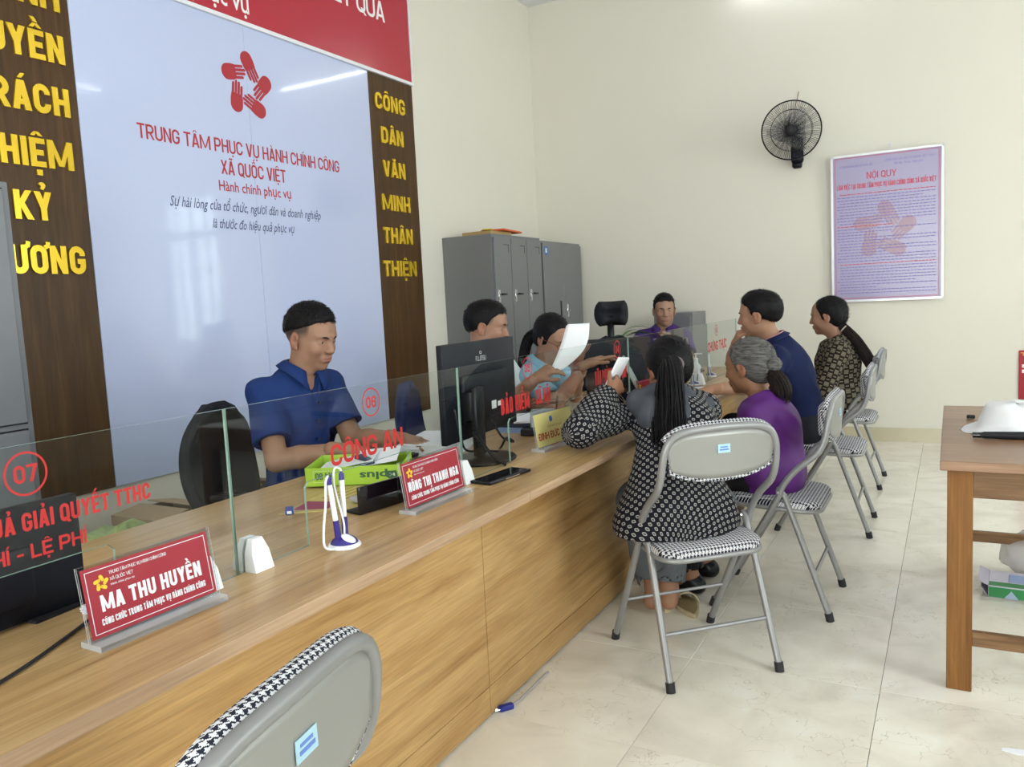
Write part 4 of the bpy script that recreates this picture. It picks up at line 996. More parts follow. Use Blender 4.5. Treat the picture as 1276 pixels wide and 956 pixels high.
stack('clipboard', 'dark clipboard under the loose papers behind the nearest name plate', (-1.52, .93, CZ), .1, (.10, .26, .006), M['black_matte'], 1)
stack('form_sheet', 'printed forms under the hand of the man in navy', (-1.13, 3.98, CZ), .2, (.17, .32, .006), mat('pinkish_form', (.68, .62, .66), .6, var=.2, vscale=60), 3)
stack('form_pad', 'white pad lying beyond the printed forms', (-1.22, 4.33, CZ), .5, (.18, .28, .010), M['paper'], 2)
b = MB(); b.tube(catmull([(-1.47, 1.10, CZ+.004), (-1.42, .95, CZ+.004), (-1.34, .80, CZ+.004), (-1.28, .68, CZ+.004), (-1.25, .58, CZ+.004), (-1.245, .42, CZ+.004)], 8), .0032, 7)
tag(b.build('black_cable', M['black_matte'], smooth=60), 'black cable curving out from under the nearest name plate', 'cable')
# eyeglasses and small items between the two clerks
r = thing('eyeglasses', 'brown framed eyeglasses standing by the glass near the yellow plate', 'glasses', (-1.42, 2.95, CZ), .4)
for s in (-1, 1):
    b = MB(); b.tube([(.0, s*.034+.026*math.cos(t), .12+.022*math.sin(t)) for t in [2*PI*k/20 for k in range(20)]], .0028, 6, closed=True); b.build('rim', mat('brown_frame', (.10, .03, .02), .3), r, smooth=60)
    b = MB(); b.tube([(0, s*.062, .125), (-.10, s*.066, .12), (-.13, s*.066, .10)], .0022, 6); b.build('temple', bpy.data.materials['brown_frame'], r, smooth=60)
b = MB(); b.tube([(0, -.008, .125), (0, .008, .125)], .0024, 6); b.build('bridge', bpy.data.materials['brown_frame'], r)
b = MB(); b.rbox((-.06, 0, .046), (.10, .09, .092), .003, 1); o = tag(b.build('desk_organiser', mat('clear_grey_box', (.32, .36, .38), .3)), 'grey desk organiser under the eyeglasses', 'organiser'); o.location = r.location; o.rotation_euler = r.rotation_euler
r.location.z += .003
b = MB(); b.rbox((0, 0, .04), (.03, .045, .08), .002, 1); o = tag(b.build('orange_box', M['orange']), 'small orange box beside the yellow name plate', 'box'); o.location = (-1.36, 2.80, CZ+.10); o.location.z = CZ
b = MB(); b.rbox((0, 0, .05), (.02, .03, .10), .002, 1); 
r = thing('sanitiser_bottle', 'white pump bottle between the far pen stands', 'bottle', (-1.40, 4.93, CZ))
b = MB(); b.lathe([(.0001, 0), (.028, 0), (.03, .005), (.03, .085), (.014, .105), (.012, .12), (.0001, .12)], 20); b.build('body', M['white'], r, smooth=40)
b = MB(); b.lathe([(.014, .118), (.014, .135), (.004, .138), (.004, .16), (.0001, .16)], 14); b.rbox((.015, 0, .162), (.05, .012, .01), .003, 1); b.build('pump', M['white'], r, smooth=40)
b = MB(); b.bb((.0302, -.012, .02), (.0306, .012, .07)); b.build('label', mat('navy_label', (.05, .06, .25), .5), r)
r = thing('water_bottle', 'slim dark bottle with white cap right of the ponytail woman\'s head', 'bottle', (-1.34, 4.28, CZ))
b = MB(); b.lathe([(.0001, 0), (.030, 0), (.032, .01), (.032, .15), (.02, .17), (.0001, .17)], 20); b.build('body', mat('grey_bottle', (.16, .16, .17), .2), r, smooth=40)
b = MB(); b.lathe([(.018, .17), (.018, .19), (.0001, .19)], 16); b.build('cap', M['white'], r, smooth=40)
r = thing('grey_cabinet', 'grey steel box cabinet against the back wall behind the far glass', 'cabinet', (-1.95, 6.9, 0))
wbox('body', (-2.26, 6.70, .02), (-1.92, 7.11, 1.12), M['steel'], r, .003, 1)
wbox('door', (-2.24, 6.692, .06), (-1.94, 6.70, 1.09), M['steel_light'], r, .002, 1)

# blue plug and cable at the counter foot
r = thing('plug', 'blue plug with grey cable on the floor at the foot of the counter', 'plug', (-1.228, 2.085, 0), -.6)
b = MB(); b.rbox((0, 0, .010), (.022, .05, .018), .005, 2); b.build('body', mat('blue_plug', (.01, .02, .22), .4), r, smooth=40)
b = MB(); b.cyl((.004, -.025, .01), (.004, -.04, .01), .0025, n=8); b.cyl((-.004, -.025, .01), (-.004, -.04, .01), .0025, n=8); b.build('pins', M['chrome'], r)
b = MB(); b.tube(catmull([(0, .02, .012), (-.02, .06, .010), (-.10, .18, .014), (-.145, .235, .006)], 6), .004, 7); b.build('cable', mat('grey_cable', (.35, .35, .38), .4), r, smooth=60)

# ================================================================ FOLDING CHAIRS
def rounded_rect(w, d, r, n=6, front_taper=0):
    pts = []
    for cx, cy, a0 in ((w/2-r, d/2-r, 0), (-w/2+r, d/2-r, PI/2), (-w/2+r, -d/2+r, PI), (w/2-r, -d/2+r, 1.5*PI)):
        for k in range(n+1):
            a = a0+PI/2*k/n; x = cx+r*math.cos(a); y = cy+r*math.sin(a)
            x *= 1-front_taper*(y+d/2)/d
            pts.append((x, y))
    return pts
def chair(label):
    """local +y is the way the sitter faces"""
    r = thing('folding_chair', label, 'chair', (0, 0, 0), 0, 'grey folding chairs with houndstooth seats')
    R = .0125
    # back frame: inverted U with a bend, down to the front feet
    side = [(.200, .222, .012), (.206, -.02, .43), (.209, -.062, .522), (.209, -.115, .590), (.209, -.185, .650), (.207, -.212, .70), (.204, -.224, .755)]
    top = [(.196, -.230, .795), (.172, -.234, .830), (.120, -.238, .848), (0, -.242, .854)]
    half = side+top
    path = catmull(half, 5); full = path+[Vector((-p.x, p.y, p.z)) for p in path[-2::-1]]
    b = MB(); b.tube(full, R, 10); bf = b.build('back_frame', M['tube'], r, smooth=60)
    b = MB(); b.cyl((-.204, .118, .19), (.204, .118, .19), .0065, n=8); b.build('front_crossbar', M['tube'], r, smooth=60)
    # rear legs: from pivot under the bend to the rear feet
    for s in (1, -1):
        pts = catmull([(s*.196, -.035, .505), (s*.192, -.052, .490), (s*.192, -.085, .42), (s*.202, -.228, .012)], 5)
        b = MB(); b.tube(pts, R*.95, 10); lg = b.build('rear_leg', M['tube'], r, smooth=60)
        b = MB(); b.cyl((s*.202, -.229, 0), (s*.2015, -.222, .032), .0155, n=12); b.build('rubber_foot', M['rubber'], lg, smooth=40)
        b = MB(); b.cyl((s*.2, .226, 0), (s*.2, .214, .032), .0155, n=12); b.build('front_rubber_foot', M['rubber'], bf, smooth=40)
        b = MB(); b.cyl((s*.175, -.045, .497), (s*.225, -.045, .497), .006, n=8); b.build('pivot_bolt', M['chrome'], lg, smooth=40)
    b = MB(); b.cyl((-.2, -.170, .168), (.2, -.170, .168), .0075, n=8); b.build('rear_crossbar', M['tube'], r, smooth=60)
    # seat
    pts = rounded_rect(.385, .375, .075, 6, .06); cyq = -.005; N = len(pts); ang = -.05
    def zz(y): return (y-cyq)*-ang
    b = MB(); b.tube([(x*1.0, y+cyq, .425+zz(y)) for x, y in pts], .009, 8, closed=True); b.add([(x, y+cyq, .422+zz(y)) for x, y in pts], [list(range(N))]); b.build('seat_rim', M['tube'], r, smooth=50)
    b = MB(); vs = []; prof = [(1.0, .430), (1.015, .440), (1.01, .452), (.96, .461), (.80, .466), (.4, .468)]
    for k, z in prof: vs += [(x*k, y*k+cyq, z+zz(y*k)) for x, y in pts]
    vs.append((0, cyq, .469)); fs = [(j*N+i, j*N+(i+1) % N, (j+1)*N+(i+1) % N, (j+1)*N+i) for j in range(len(prof)-1) for i in range(N)]+[((len(prof)-1)*N+i, (len(prof)-1)*N+(i+1) % N, len(vs)-1) for i in range(N)]
    b.add(vs, fs); b.build('seat', M['houndstooth'], r, smooth=70, uv=lambda c: (c.x*1.9, c.y*1.9+c.z))
    # backrest: curved sheet panel with padded front
    def shape(u, v):  # u -1..1 across, v 0..1 up
        x = u*(.180+.016*v); zt = .844-.040*abs(u)**5-.006*u*u; zb = .712-.022*(1-u*u)+.014*abs(u)**4
        z = zb+(zt-zb)*v; y = -.231-.012*(1-u*u)-.02*(z-.77)
        return x, y, z
    NU, NV = 25, 9
    b = MB(); b.grid(lambda a, v: Vector(shape(a*2-1, v)), NU, NV); b.build('backrest_panel', M['panel_grey'], r, smooth=60, solid=.004)
    def pad(a, v):
        u = a*2-1; x, y, z = shape(u*1.0, v); x *= 1.03; e = max(abs(u)**5, abs(2*v-1)**4)
        x2 = x*(1.01); z2 = z+(v-.5)*.022
        return Vector((x2, y+.004+.052*(1-min(1, e)**2), z2))
    b = MB(); b.grid(pad, NU, NV); 
    b.grid(lambda a, v: Vector((shape(a*2-1, v)[0]*1.01, shape(a*2-1, v)[1]+.003, shape(a*2-1, v)[2]+(v-.5)*.022)), NU, NV)
    b.build('backrest_pad', M['houndstooth'], r, smooth=75, uv=lambda c: (c.x*1.9, c.z*1.9+c.y*2.5))
    # rolled edge of the pad along the top of the frame
    b = MB(); e = [Vector((x*1.0, y+.017, z+.021)) for x, y, z in [shape(k/12-1, 1) for k in range(25)]]; b.tube(e, .011, 8)
    b.build('pad_edging', M['houndstooth'], r, smooth=60, uv=lambda c: (c.x*1.9, c.z*1.9+c.y*2.5))
    T = frame((.03, -.247, .772), (-1, 0, 0), (0, 0, 1)); 
    b = MB(); b.prism([(-.022, -.014), (.022, -.014), (.022, .014), (-.022, .014)], frame((.0, -.2465, .785), (1, 0, 0), (0, .02, 1)), .0016); st = b.build('price_sticker', M['sticker'], r)
    b = MB(); b.prism([(-.016, -.006), (.016, -.006), (.016, -.001), (-.016, -.001)], frame((.0, -.2483, .785), (1, 0, 0), (0, .02, 1)), .0005); b.prism([(-.014, .003), (.012, .003), (.012, .007), (-.014, .007)], frame((.0, -.2483, .785), (1, 0, 0), (0, .02, 1)), .0005); b.build('sticker_print', mat('blue_print_small', (.1, .2, .55), .4), st)
    return r
ch0 = chair('grey folding chair under the woman in the black and white jacket')
spots = [(-.806, 2.697, math.atan2(.71, -.70)-PI/2, None),
         (-.632, 3.372, PI/2, 'grey folding chair under the grey haired woman in purple'),
         (-.592, 4.525, PI/2+.02, 'grey folding chair under the man in the navy shirt'),
         (-.617, 5.60, PI/2, 'grey folding chair under the woman in the brown check blouse'),
         (-.893, .600, math.radians(101), 'empty grey folding chair nearest the camera, its back rim at the bottom edge')]
for x, y, rz, lab in spots:
    o = ch0 if lab is None else copy_tree(ch0)
    o.location = (x, y, 0); o.rotation_euler = (0, 0, rz)
    if lab: o['label'] = lab

# ================================================================ OFFICE CHAIRS
def office(label, loc, rz, mt, headrest=False, zt=.93, w=.44):
    """local +y = the way the sitter faces"""
    r = thing('office_chair', label, 'office chair', (loc[0], loc[1], 0), rz, 'office chairs behind the counter')
    for k in range(5):
        a = 2*PI*k/5+.3; b = MB(); e = Vector((math.cos(a)*.28, math.sin(a)*.28, .075))
        b.tube([(0, 0, .11), e*.5+Vector((0, 0, .06)), e], [.026, .022, .014], 8); lg = b.build('base_leg', M['black'], r, smooth=50)
        b = MB(); b.cyl(e+Vector((-.018, 0, -.045)), e+Vector((.018, 0, -.045)), .028, n=14); b.cyl(e+Vector((0, 0, -.04)), e, .008, n=8); b.build('caster', M['rubber'], lg, smooth=40)
    b = MB(); b.cyl((0, 0, .09), (0, 0, .24), .03, n=14); b.cyl((0, 0, .24), (0, 0, .41), .018, n=14); b.build('post', M['black'], r, smooth=40)
    b = MB(); b.rbox((0, .02, .455), (.46, .45, .075), .032, 4); b.build('seat', mt, r, smooth=60)
    def bk(a, v):
        u = a*2-1; wid = w/2*(math.sin(PI*min(1, .20+v*.62))**.6)*(1 if v < .93 else 1)
        tw = (1-abs(2*v-1)**5)**.4 if 0 < v < 1 else .25
        z = .52+(zt-.52)*v
        return Vector((u*wid*max(tw, .3), -.22-.05*v+.05*u*u-.035*math.sin(PI*v), z))
    b = MB(); b.grid(bk, 15, 17); b.build('backrest', mt, r, smooth=70, solid=.035)
    b = MB(); b.tube(catmull([(0, -.05, .42), (0, -.24, .43), (0, -.31, .52), (0, -.31, .66)], 5), .02, 8); b.build('back_bracket', M['black'], r, smooth=50)
    for s in (-1, 1):
        b = MB(); b.tube(catmull([(s*.20, .08, .43), (s*.27, .09, .46), (s*.275, .09, .64), (s*.27, .10, .665)], 5), .014, 8); ar = b.build('arm_post', M['black'], r, smooth=50)
        b = MB(); b.rbox((s*.27, .02, .675), (.055, .26, .028), .012, 3); b.build('arm_pad', M['black'], ar, smooth=50)
    if headrest:
        b = MB(); b.tube(catmull([(0, -.30, zt-.05), (.0, -.31, zt+.06), (0, -.27, zt+.14)], 5), .022, 8); hb = b.build('headrest_stem', M['black'], r, smooth=50)
        b = MB()
        b.grid(lambda a, v: Vector(((a*2-1)*.085*(1-.25*abs(2*v-1)**3), -.27+.05*(a*2-1)**2-.03*math.sin(PI*v), zt+.095+.11*v)), 11, 7); b.build('headrest', mt, r, smooth=70, solid=.06)
    return r
office('black office chair behind the man in the blue shirt', (-2.165, 2.125), math.radians(-72), M['fabric_black'], zt=.95, w=.46)
office('navy blue office chair behind the man in the white shirt', (-2.06, 3.20), math.radians(-66), M['fabric_blue'], zt=.91, w=.42)
office('black office chair under the woman in pale blue', (-2.03, 3.78), math.radians(-90), M['fabric_black'], zt=.80)
office('black mesh office chair with a headrest, empty beyond the woman in pale blue', (-1.72, 4.45), math.radians(-150), M['fabric_black'], True, 1.03, .40)
office('black office chair under the man in the purple shirt', (-2.03, 6.10), math.radians(180), M['fabric_black'], zt=.80)

# ================================================================ TABLE AT THE RIGHT
r = thing('wooden_table', 'heavy orange brown wooden table at the right edge', 'table', (.35, 3.35, 0))
TX0, TX1, TY0, TY1 = -.030, .74, 2.742, 3.99
for k in range(3):
    a = TX0+k*(TX1-TX0)/3
    wbox('top_board', (a+.0004, TY0, .702), (a+(TX1-TX0)/3-.0004, TY1, .732), M['table_top'], r, .002, 1)
for x, y in ((-.010, 2.758), (.66, 2.758), (-.010, 3.91), (.66, 3.91)):
    wbox('leg', (x, y, 0), (x+.070, y+.062, .702), M['table_wood'], r, .002, 1)
for y in (2.765, 3.925):
    wbox('apron', (.060, y, .617), (.66, y+.024, .702), M['rail_wood'], r, .001, 1)
    wbox('stretcher', (.060, y+.003, .145), (.66, y+.028, .190), M['rail_wood'], r, .001, 1)
for x in (0.0, .69):
    wbox('side_apron', (x, 2.82, .617), (x+.022, 3.91, .702), M['rail_wood'], r, .001, 1)
# white cloth hat
r = thing('white_hat', 'white cloth bucket hat lying upside down on the wooden table', 'hat', (.205, 3.36, .7325), 0)
b = MB(); n = 48; prof = [(.0001, .098), (.085, .098), (.098, .090), (.104, .075), (.122, .030), (.128, .022), (.150, .013), (.172, .003), (.174, .0), (.168, .001), (.125, .014), (.118, .024), (.095, .085), (.0001, .090)]
b.lathe(prof, n)
for i, v in enumerate(b.v):
    a = math.atan2(v.y, v.x); rr = math.hypot(v.x, v.y)
    v.z += (.006*math.sin(3*a+1)+.004*math.sin(7*a))*(rr > .12)*(1 if v.z < .03 else 0)+(.003*math.sin(5*a) if v.z > .05 else 0); v.z = max(v.z, 0)
    v.x *= 1+.03*math.sin(4*a)
b.build('crown_and_brim', M['white'], r, smooth=70)
b = MB(); b.lathe([(.1185, .035), (.1200, .035), (.1130, .052), (.1115, .052)], n); b.build('stitched_band', M['white_ink'], r, smooth=60)
r = thing('folded_fan', 'black folded umbrella lying in front of the white hat on the table', 'umbrella', (.20, 3.165, .7325), 0)
r.name = 'folded_umbrella'
b = MB(); pts = [(-.115, 0, .012), (-.10, 0, .0125), (.14, .012, .014), (.16, .012, .012)]
b.tube(pts, [.008, .012, .016, .010], 10); b.build('folded_cloth', M['black_matte'], r, smooth=50)
b = MB(); b.cyl((-.135, 0, .0118), (-.112, 0, .012), .010, n=12); b.build('handle', M['black_gloss'], r, smooth=40)
b = MB(); b.rbox((0.0, 0, 0.008), (.03, .018, .014), .004, 2); o = tag(b.build('black_clip', M['black']), 'small black clip behind the white hat on the table', 'clip'); o.location = (.068, 3.62, .7325)
# empty carton and plastic bag on the floor beyond the table
r = thing('drug_carton', 'flat green and white opened carton on the floor beyond the table legs', 'box', (.30, 3.74, 0), -.06)
b = MB(); b.rbox((0, 0, .026), (.32, .20, .050), .002, 1); b.build('carton', mat('white_lilac_card', (.62, .60, .70), .5, var=.12, vscale=25), r)
b = MB(); b.bb((-.158, -.1012, .004), (.158, -.1002, .046)); b.bb((-.158, -.1, .0512), (.158, -.05, .0518)); b.build('green_print', mat('green_print', (.02, .22, .06), .4), r)
b = MB(); b.prism([(-.105, .004), (-.055, .004), (-.080, .036)], frame((0, -.1016, 0), (1, 0, 0), (0, 0, 1)), .001); b.build('triangle_print', mat('pale_triangle', (.35, .45, .62), .4), r)
b = MB(); b.bb((-.09, -.04, .0512), (.02, .06, .0518)); b.build('blue_print', mat('blue_band', (.30, .40, .66), .4), r)
b = MB(); b.add([(-.16, -.1, .05), (-.16, .1, .05), (-.195, .1, .066), (-.195, -.1, .066)], [(0, 1, 2, 3)]); b.add([(-.16, -.1, .002), (-.16, .1, .002), (-.185, .1, .04), (-.185, -.1, .04)], [(0, 1, 2, 3)]); b.build('end_flap', mat('grey_lilac_card', (.42, .38, .46), .6), r, solid=.002)
r = thing('plastic_bag', 'crumpled clear plastic bag on the floor behind the green carton', 'bag', (.33, 3.98, 0))
b = MB(); b.sphere((0, 0, .09), (.15, .11, .10), 14)
for v in b.v:
    nrm = Vector((math.sin(v.x*60+v.z*40), math.sin(v.y*55+v.x*30), math.sin(v.z*70+v.y*50)))*.010; v += nrm; v.z = max(.002, v.z); v.z += .05*max(0, v.x)*(v.z > .1)
pb_m = mat('crumpled_film', (.62, .60, .60), .25); pb_m.node_tree.nodes['Principled BSDF'].inputs['Alpha'].default_value = .62
b.build('film', pb_m, r, smooth=40)
b = MB(); b.rbox((.06, 0, .05), (.14, .10, .06), .01, 2); b.build('contents', mat('brown_contents', (.22, .12, .09), .6), r)
b = MB(); b.prism([(-.03, -.01), (.01, -.018), (.045, -.004), (.04, .016), (-.01, .01), (-.028, .004)], Matrix.Identity(4), .0015); o = tag(b.build('paper_scrap', M['paper']), 'torn white paper scrap on the floor at the right edge', 'scrap'); o.location = (.155, 2.44, .0005)

# ================================================================ BEHIND THE COUNTER, LEFT
def carton(label, loc, rz, s, mt):
    r = thing('cardboard_box', label, 'box', loc, rz, 'cardboard boxes under the white board')
    w, d, h = s; t = .006
    for nm, lo, hi in (('side', (-w/2, -d/2, 0), (-w/2+t, d/2, h)), ('side', (w/2-t, -d/2, 0), (w/2, d/2, h)), ('end', (-w/2+t, -d/2, 0), (w/2-t, -d/2+t, h)), ('end', (-w/2+t, d/2-t, 0), (w/2-t, d/2, h)), ('bottom', (-w/2+t, -d/2+t, 0), (w/2-t, d/2-t, t))):
        b = MB(); b.bb(lo, hi); b.build(nm, mt, r)
    for (p, q, ax, ang) in (((0, d/2, h), (w, .165), 'Y', .5), ((0, -d/2, h), (w, .165), 'Y-', .35)):
        b = MB(); s_ = 1 if ax == 'Y' else -1
        dy = -math.cos(ang)*q[1]*s_; dz = math.sin(ang)*q[1]*(.35)
        b.add([(-w/2, p[1], h), (w/2, p[1], h), (w/2, p[1]+dy, h+dz), (-w/2, p[1]+dy, h+dz)], [(0, 1, 2, 3)]); b.build('flap', mt, r, solid=.005)
    b = MB(); b.add([(w/2, -d/2, h), (w/2, d/2, h), (w/2+.10, d/2-.02, h-.05), (w/2+.10, -d/2+.02, h-.05)], [(0, 1, 2, 3)]); b.build('flap', mt, r, solid=.005)
    return r
carton('open brown cardboard box under the left part of the white board', (-3.25, 2.46, 0), 0, (.34, .34, .385), M['card'])
carton('darker cardboard box between the open box and the black office chair', (-3.24, 2.91, 0), .03, (.32, .34, .40), M['card_dark'])
r = thing('green_bag', 'light green plastic bag heaped behind the counter near the left monitor', 'bag', (-2.55, 1.74, 0))
b = MB(); b.sphere((0, 0, .285), (.22, .30, .285), 18)
for v in b.v: v += Vector((math.sin(v.y*40+v.z*30), math.sin(v.x*45), math.sin(v.x*50+v.y*35)))*.016; v.z = max(.002, v.z)
b.build('bag_body', M['bag_green'], r, smooth=50)
b = MB(); b.tube([(-.15, -.1, .34), (-.1, -.16, .48), (-.02, -.1, .56)], [.02, .03, .012], 7); b.build('bag_corner', M['bag_green'], r, smooth=50)

# potted plant beyond the mesh chair
r = thing('potted_plant', 'green leafy plant standing behind the headrest chair', 'plant', (-2.10, 5.35, 0))
b = MB(); b.lathe([(.0001, 0), (.11, 0), (.15, .26), (.155, .28), (.135, .28), (.13, .25), (.0001, .25)], 24); b.build('pot', mat('brown_pot', (.25, .11, .06), .5), r, smooth=40)
b = MB()
for k in range(7):
    a = k*2.4; b.tube(catmull([(0, 0, .25), (.03*math.cos(a), .03*math.sin(a), .6), (.10*math.cos(a), .10*math.sin(a), .80+.03*(k % 3))], 4), .006, 5)
b.build('stems', mat('green_stem', (.10, .18, .05), .6), r, smooth=60)
lm = None
for k in range(44):
    a = k*2.39996; z = .74+.28*((k*.618) % 1); rad = .03+.06*rng.random(); L = .16+.08*rng.random(); wd = .016
    b = MB(); pts = []
    for t in range(6):
        q = t/5; pts.append((L*q, 0, .09*q-.16*q*q))
    vs = []
    for t, (x, y, zz_) in enumerate(pts):
        ww = wd*math.sin(PI*min(1, .08+.92*t/5*.98))+.001; vs += [(x, -ww, zz_), (x, ww, zz_)]
    if lm is None:
        b.add(vs, [(2*t, 2*t+1, 2*t+3, 2*t+2) for t in range(5)]); o = b.build('leaf', M['leaf'], r, smooth=60); lm = o.data
    else:
        o = bpy.data.objects.new('leaf', lm); COL.objects.link(o); o.parent = r
    o.location = (rad*math.cos(a), rad*math.sin(a), z); o.rotation_euler = (rng.uniform(-.4, .4), rng.uniform(-.7, .3), a)

# ================================================================ PEOPLE: smooth solids sampled on a grid, then skinned
def V3(*a): return np.array(a if len(a) > 1 else a[0], dtype=float)
def unit(v): v = np.asarray(v, float); return v/max(1e-9, np.linalg.norm(v))
class Field:
    def __init__(s, lo, hi, h):
        s.lo = V3(lo)-2*h; s.h = h; n = np.ceil((V3(hi)+2*h-s.lo)/h).astype(int)+1; s.n = n
        s.ax = [s.lo[i]+h*np.arange(n[i]) for i in range(3)]
        s.D = np.full(n, .08, dtype=np.float32)
    def _sl(s, lo, hi):
        a = np.clip(np.floor((V3(lo)-s.lo)/s.h).astype(int), 0, s.n); b = np.clip(np.ceil((V3(hi)-s.lo)/s.h).astype(int)+1, 0, s.n)
        sl = tuple(slice(a[i], b[i]) for i in range(3))
        g = [s.ax[i][sl[i]].astype(np.float32) for i in range(3)]
        return sl, g[0][:, None, None], g[1][None, :, None], g[2][None, None, :]
    def _op(s, sl, v, k, op):
        d = s.D[sl]
        if d.size == 0: return
        if op == 'u':
            if k > 0: h = np.maximum(k-np.abs(d-v), 0)/k; s.D[sl] = np.minimum(d, v)-h*h*k*.25
            else: s.D[sl] = np.minimum(d, v)
        elif op == 's':
            v = -v
            if k > 0: h = np.maximum(k-np.abs(d-v), 0)/k; s.D[sl] = np.maximum(d, v)+h*h*k*.25
            else: s.D[sl] = np.maximum(d, v)
    def cone(s, a, b, ra, rb, k=.02, op='u'):
        a, b = V3(a), V3(b); m = max(ra, rb)+k+3*s.h
        sl, X, Y, Z = s._sl(np.minimum(a, b)-m, np.maximum(a, b)+m)
        ba = b-a; L = max(ba@ba, 1e-9)
        t = np.clip(((X-a[0])*ba[0]+(Y-a[1])*ba[1]+(Z-a[2])*ba[2])/L, 0, 1)
        d = np.sqrt((X-a[0]-t*ba[0])**2+(Y-a[1]-t*ba[1])**2+(Z-a[2]-t*ba[2])**2)-(ra+(rb-ra)*t)
        s._op(sl, d, k, op)
    def chain(s, pts, rs, k=.02, op='u'):
        for i in range(len(pts)-1): s.cone(pts[i], pts[i+1], rs[i], rs[i+1], k, op)
    def ell(s, c, r, R=None, k=.02, op='u'):
        c = V3(c); r = V3(r); m = r.max()+k+3*s.h
        sl, X, Y, Z = s._sl(c-m, c+m)
        x, y, z = X-c[0], Y-c[1], Z-c[2]
        if R is not None: x, y, z = x*R[0, 0]+y*R[1, 0]+z*R[2, 0], x*R[0, 1]+y*R[1, 1]+z*R[2, 1], x*R[0, 2]+y*R[1, 2]+z*R[2, 2]
        k0 = np.sqrt((x/r[0])**2+(y/r[1])**2+(z/r[2])**2)+1e-6; k1 = np.sqrt((x/r[0]**2)**2+(y/r[1]**2)**2+(z/r[2]**2)**2)+1e-6
        s._op(sl, k0*(k0-1)/k1, k, op)
    def plane(s, p, n, lo=None, hi=None, k=0):
        """keep the side where (x-p).n < 0"""
        sl, X, Y, Z = s._sl(s.lo if lo is None else lo, s.lo+s.n*s.h if hi is None else hi)
        n = unit(n); s._op(sl, -((X-p[0])*n[0]+(Y-p[1])*n[1]+(Z-p[2])*n[2]), k, 's')
    def wrinkle(s, amp, freq, seed=0, aniso=(1, 1, .55)):
        X, Y, Z = s.ax[0][:, None, None]*freq*aniso[0], s.ax[1][None, :, None]*freq*aniso[1], s.ax[2][None, None, :]*freq*aniso[2]
        a = np.sin(X*1.0+1.7*np.sin(Y*.8+seed)+seed)*np.sin(Y*1.1+1.3*np.sin(Z*.9+seed*2))
        b = np.sin(Z*1.9+2.1*np.sin(X*1.2+seed*3)+1.1*Y)*.6
        c = np.abs(np.sin(.8*(X+Y)+1.6*np.sin(Z*1.3+seed)+seed))-.5
        s.D += (amp*(a*.5+b*.5+c*.8)).astype(np.float32)
    def mesh(s):
        D = s.D; S_ = D < 0; n = np.array(D.shape)
        c = np.zeros(n-1, np.uint8)
        for i in (0, 1):
            for j in (0, 1):
                for k in (0, 1): c += S_[i:n[0]-1+i, j:n[1]-1+j, k:n[2]-1+k]
        act = (c > 0) & (c < 8); I = np.argwhere(act); idx = np.full(act.shape, -1, np.int64); idx[act] = np.arange(len(I))
        P = np.zeros((len(I), 3)); cnt = np.zeros(len(I))
        cv = {}
        for i in (0, 1):
            for j in (0, 1):
                for k in (0, 1): cv[i, j, k] = D[I[:, 0]+i, I[:, 1]+j, I[:, 2]+k].astype(float)
        for a in cv:
            for ax in range(3):
                if a[ax] == 0:
                    b = list(a); b[ax] = 1; b = tuple(b); va, vb = cv[a], cv[b]; m = (va < 0) != (vb < 0)
                    t = np.where(m, va/np.where(m, va-vb, 1), 0); q = np.zeros((len(I), 3)); q[:] = a; q[:, ax] = t
                    P[m] += q[m]; cnt[m] += 1
        P = (P/cnt[:, None]+I)*s.h+s.lo
        F = []
        for ax in range(3):
            o = [x for x in range(3) if x != ax]
            lo_ = [slice(None)]*3; hi_ = [slice(None)]*3; lo_[ax] = slice(0, -1); hi_[ax] = slice(1, None)
            A = S_[tuple(lo_)]; B = S_[tuple(hi_)]; E = np.argwhere(A != B)
            E = E[(E[:, o[0]] > 0) & (E[:, o[1]] > 0) & (E[:, o[0]] < n[o[0]]-1) & (E[:, o[1]] < n[o[1]]-1)]
            ins = A[E[:, 0], E[:, 1], E[:, 2]]
            q = []
            for (da, db) in ((1, 1), (0, 1), (0, 0), (1, 0)):
                e = E.copy(); e[:, o[0]] -= da; e[:, o[1]] -= db; q.append(idx[e[:, 0], e[:, 1], e[:, 2]])
            q = np.stack(q, 1); fl_ = ins if ax != 1 else ~ins
            q[~fl_] = q[~fl_][:, ::-1]; F.append(q)
        return P, np.concatenate(F)

def np_mesh(name, parts, mt, parent, col=None, uvs=None, smooth_iter=0):
    """parts: list of (verts, quads); joined as one mesh"""
    vs = np.concatenate([p for p, _ in parts]); off = np.cumsum([0]+[len(p) for p, _ in parts[:-1]])
    fs = np.concatenate([f+o for (_, f), o in zip(parts, off)])
    me = bpy.data.meshes.new(name); me.vertices.add(len(vs)); me.vertices.foreach_set('co', vs.astype(np.float32).ravel())
    me.loops.add(len(fs)*4); me.loops.foreach_set('vertex_index', fs.astype(np.int32).ravel())
    me.polygons.add(len(fs)); me.polygons.foreach_set('loop_start', np.arange(0, len(fs)*4, 4, dtype=np.int32))
    me.polygons.foreach_set('use_smooth', np.ones(len(fs), bool)); me.update(calc_edges=True)
    me.materials.append(mt)
    if col is not None:
        a = me.color_attributes.new('Col', 'FLOAT_COLOR', 'POINT'); a.data.foreach_set('color', np.c_[col, np.ones(len(vs))].astype(np.float32).ravel())
    if uvs is not None:
        u = uvs(vs, fs); l = me.uv_layers.new(name='UVMap'); l.data.foreach_set('uv', u.astype(np.float32).ravel())
    o = bpy.data.objects.new(name, me); COL.objects.link(o); o.parent = parent
    return o

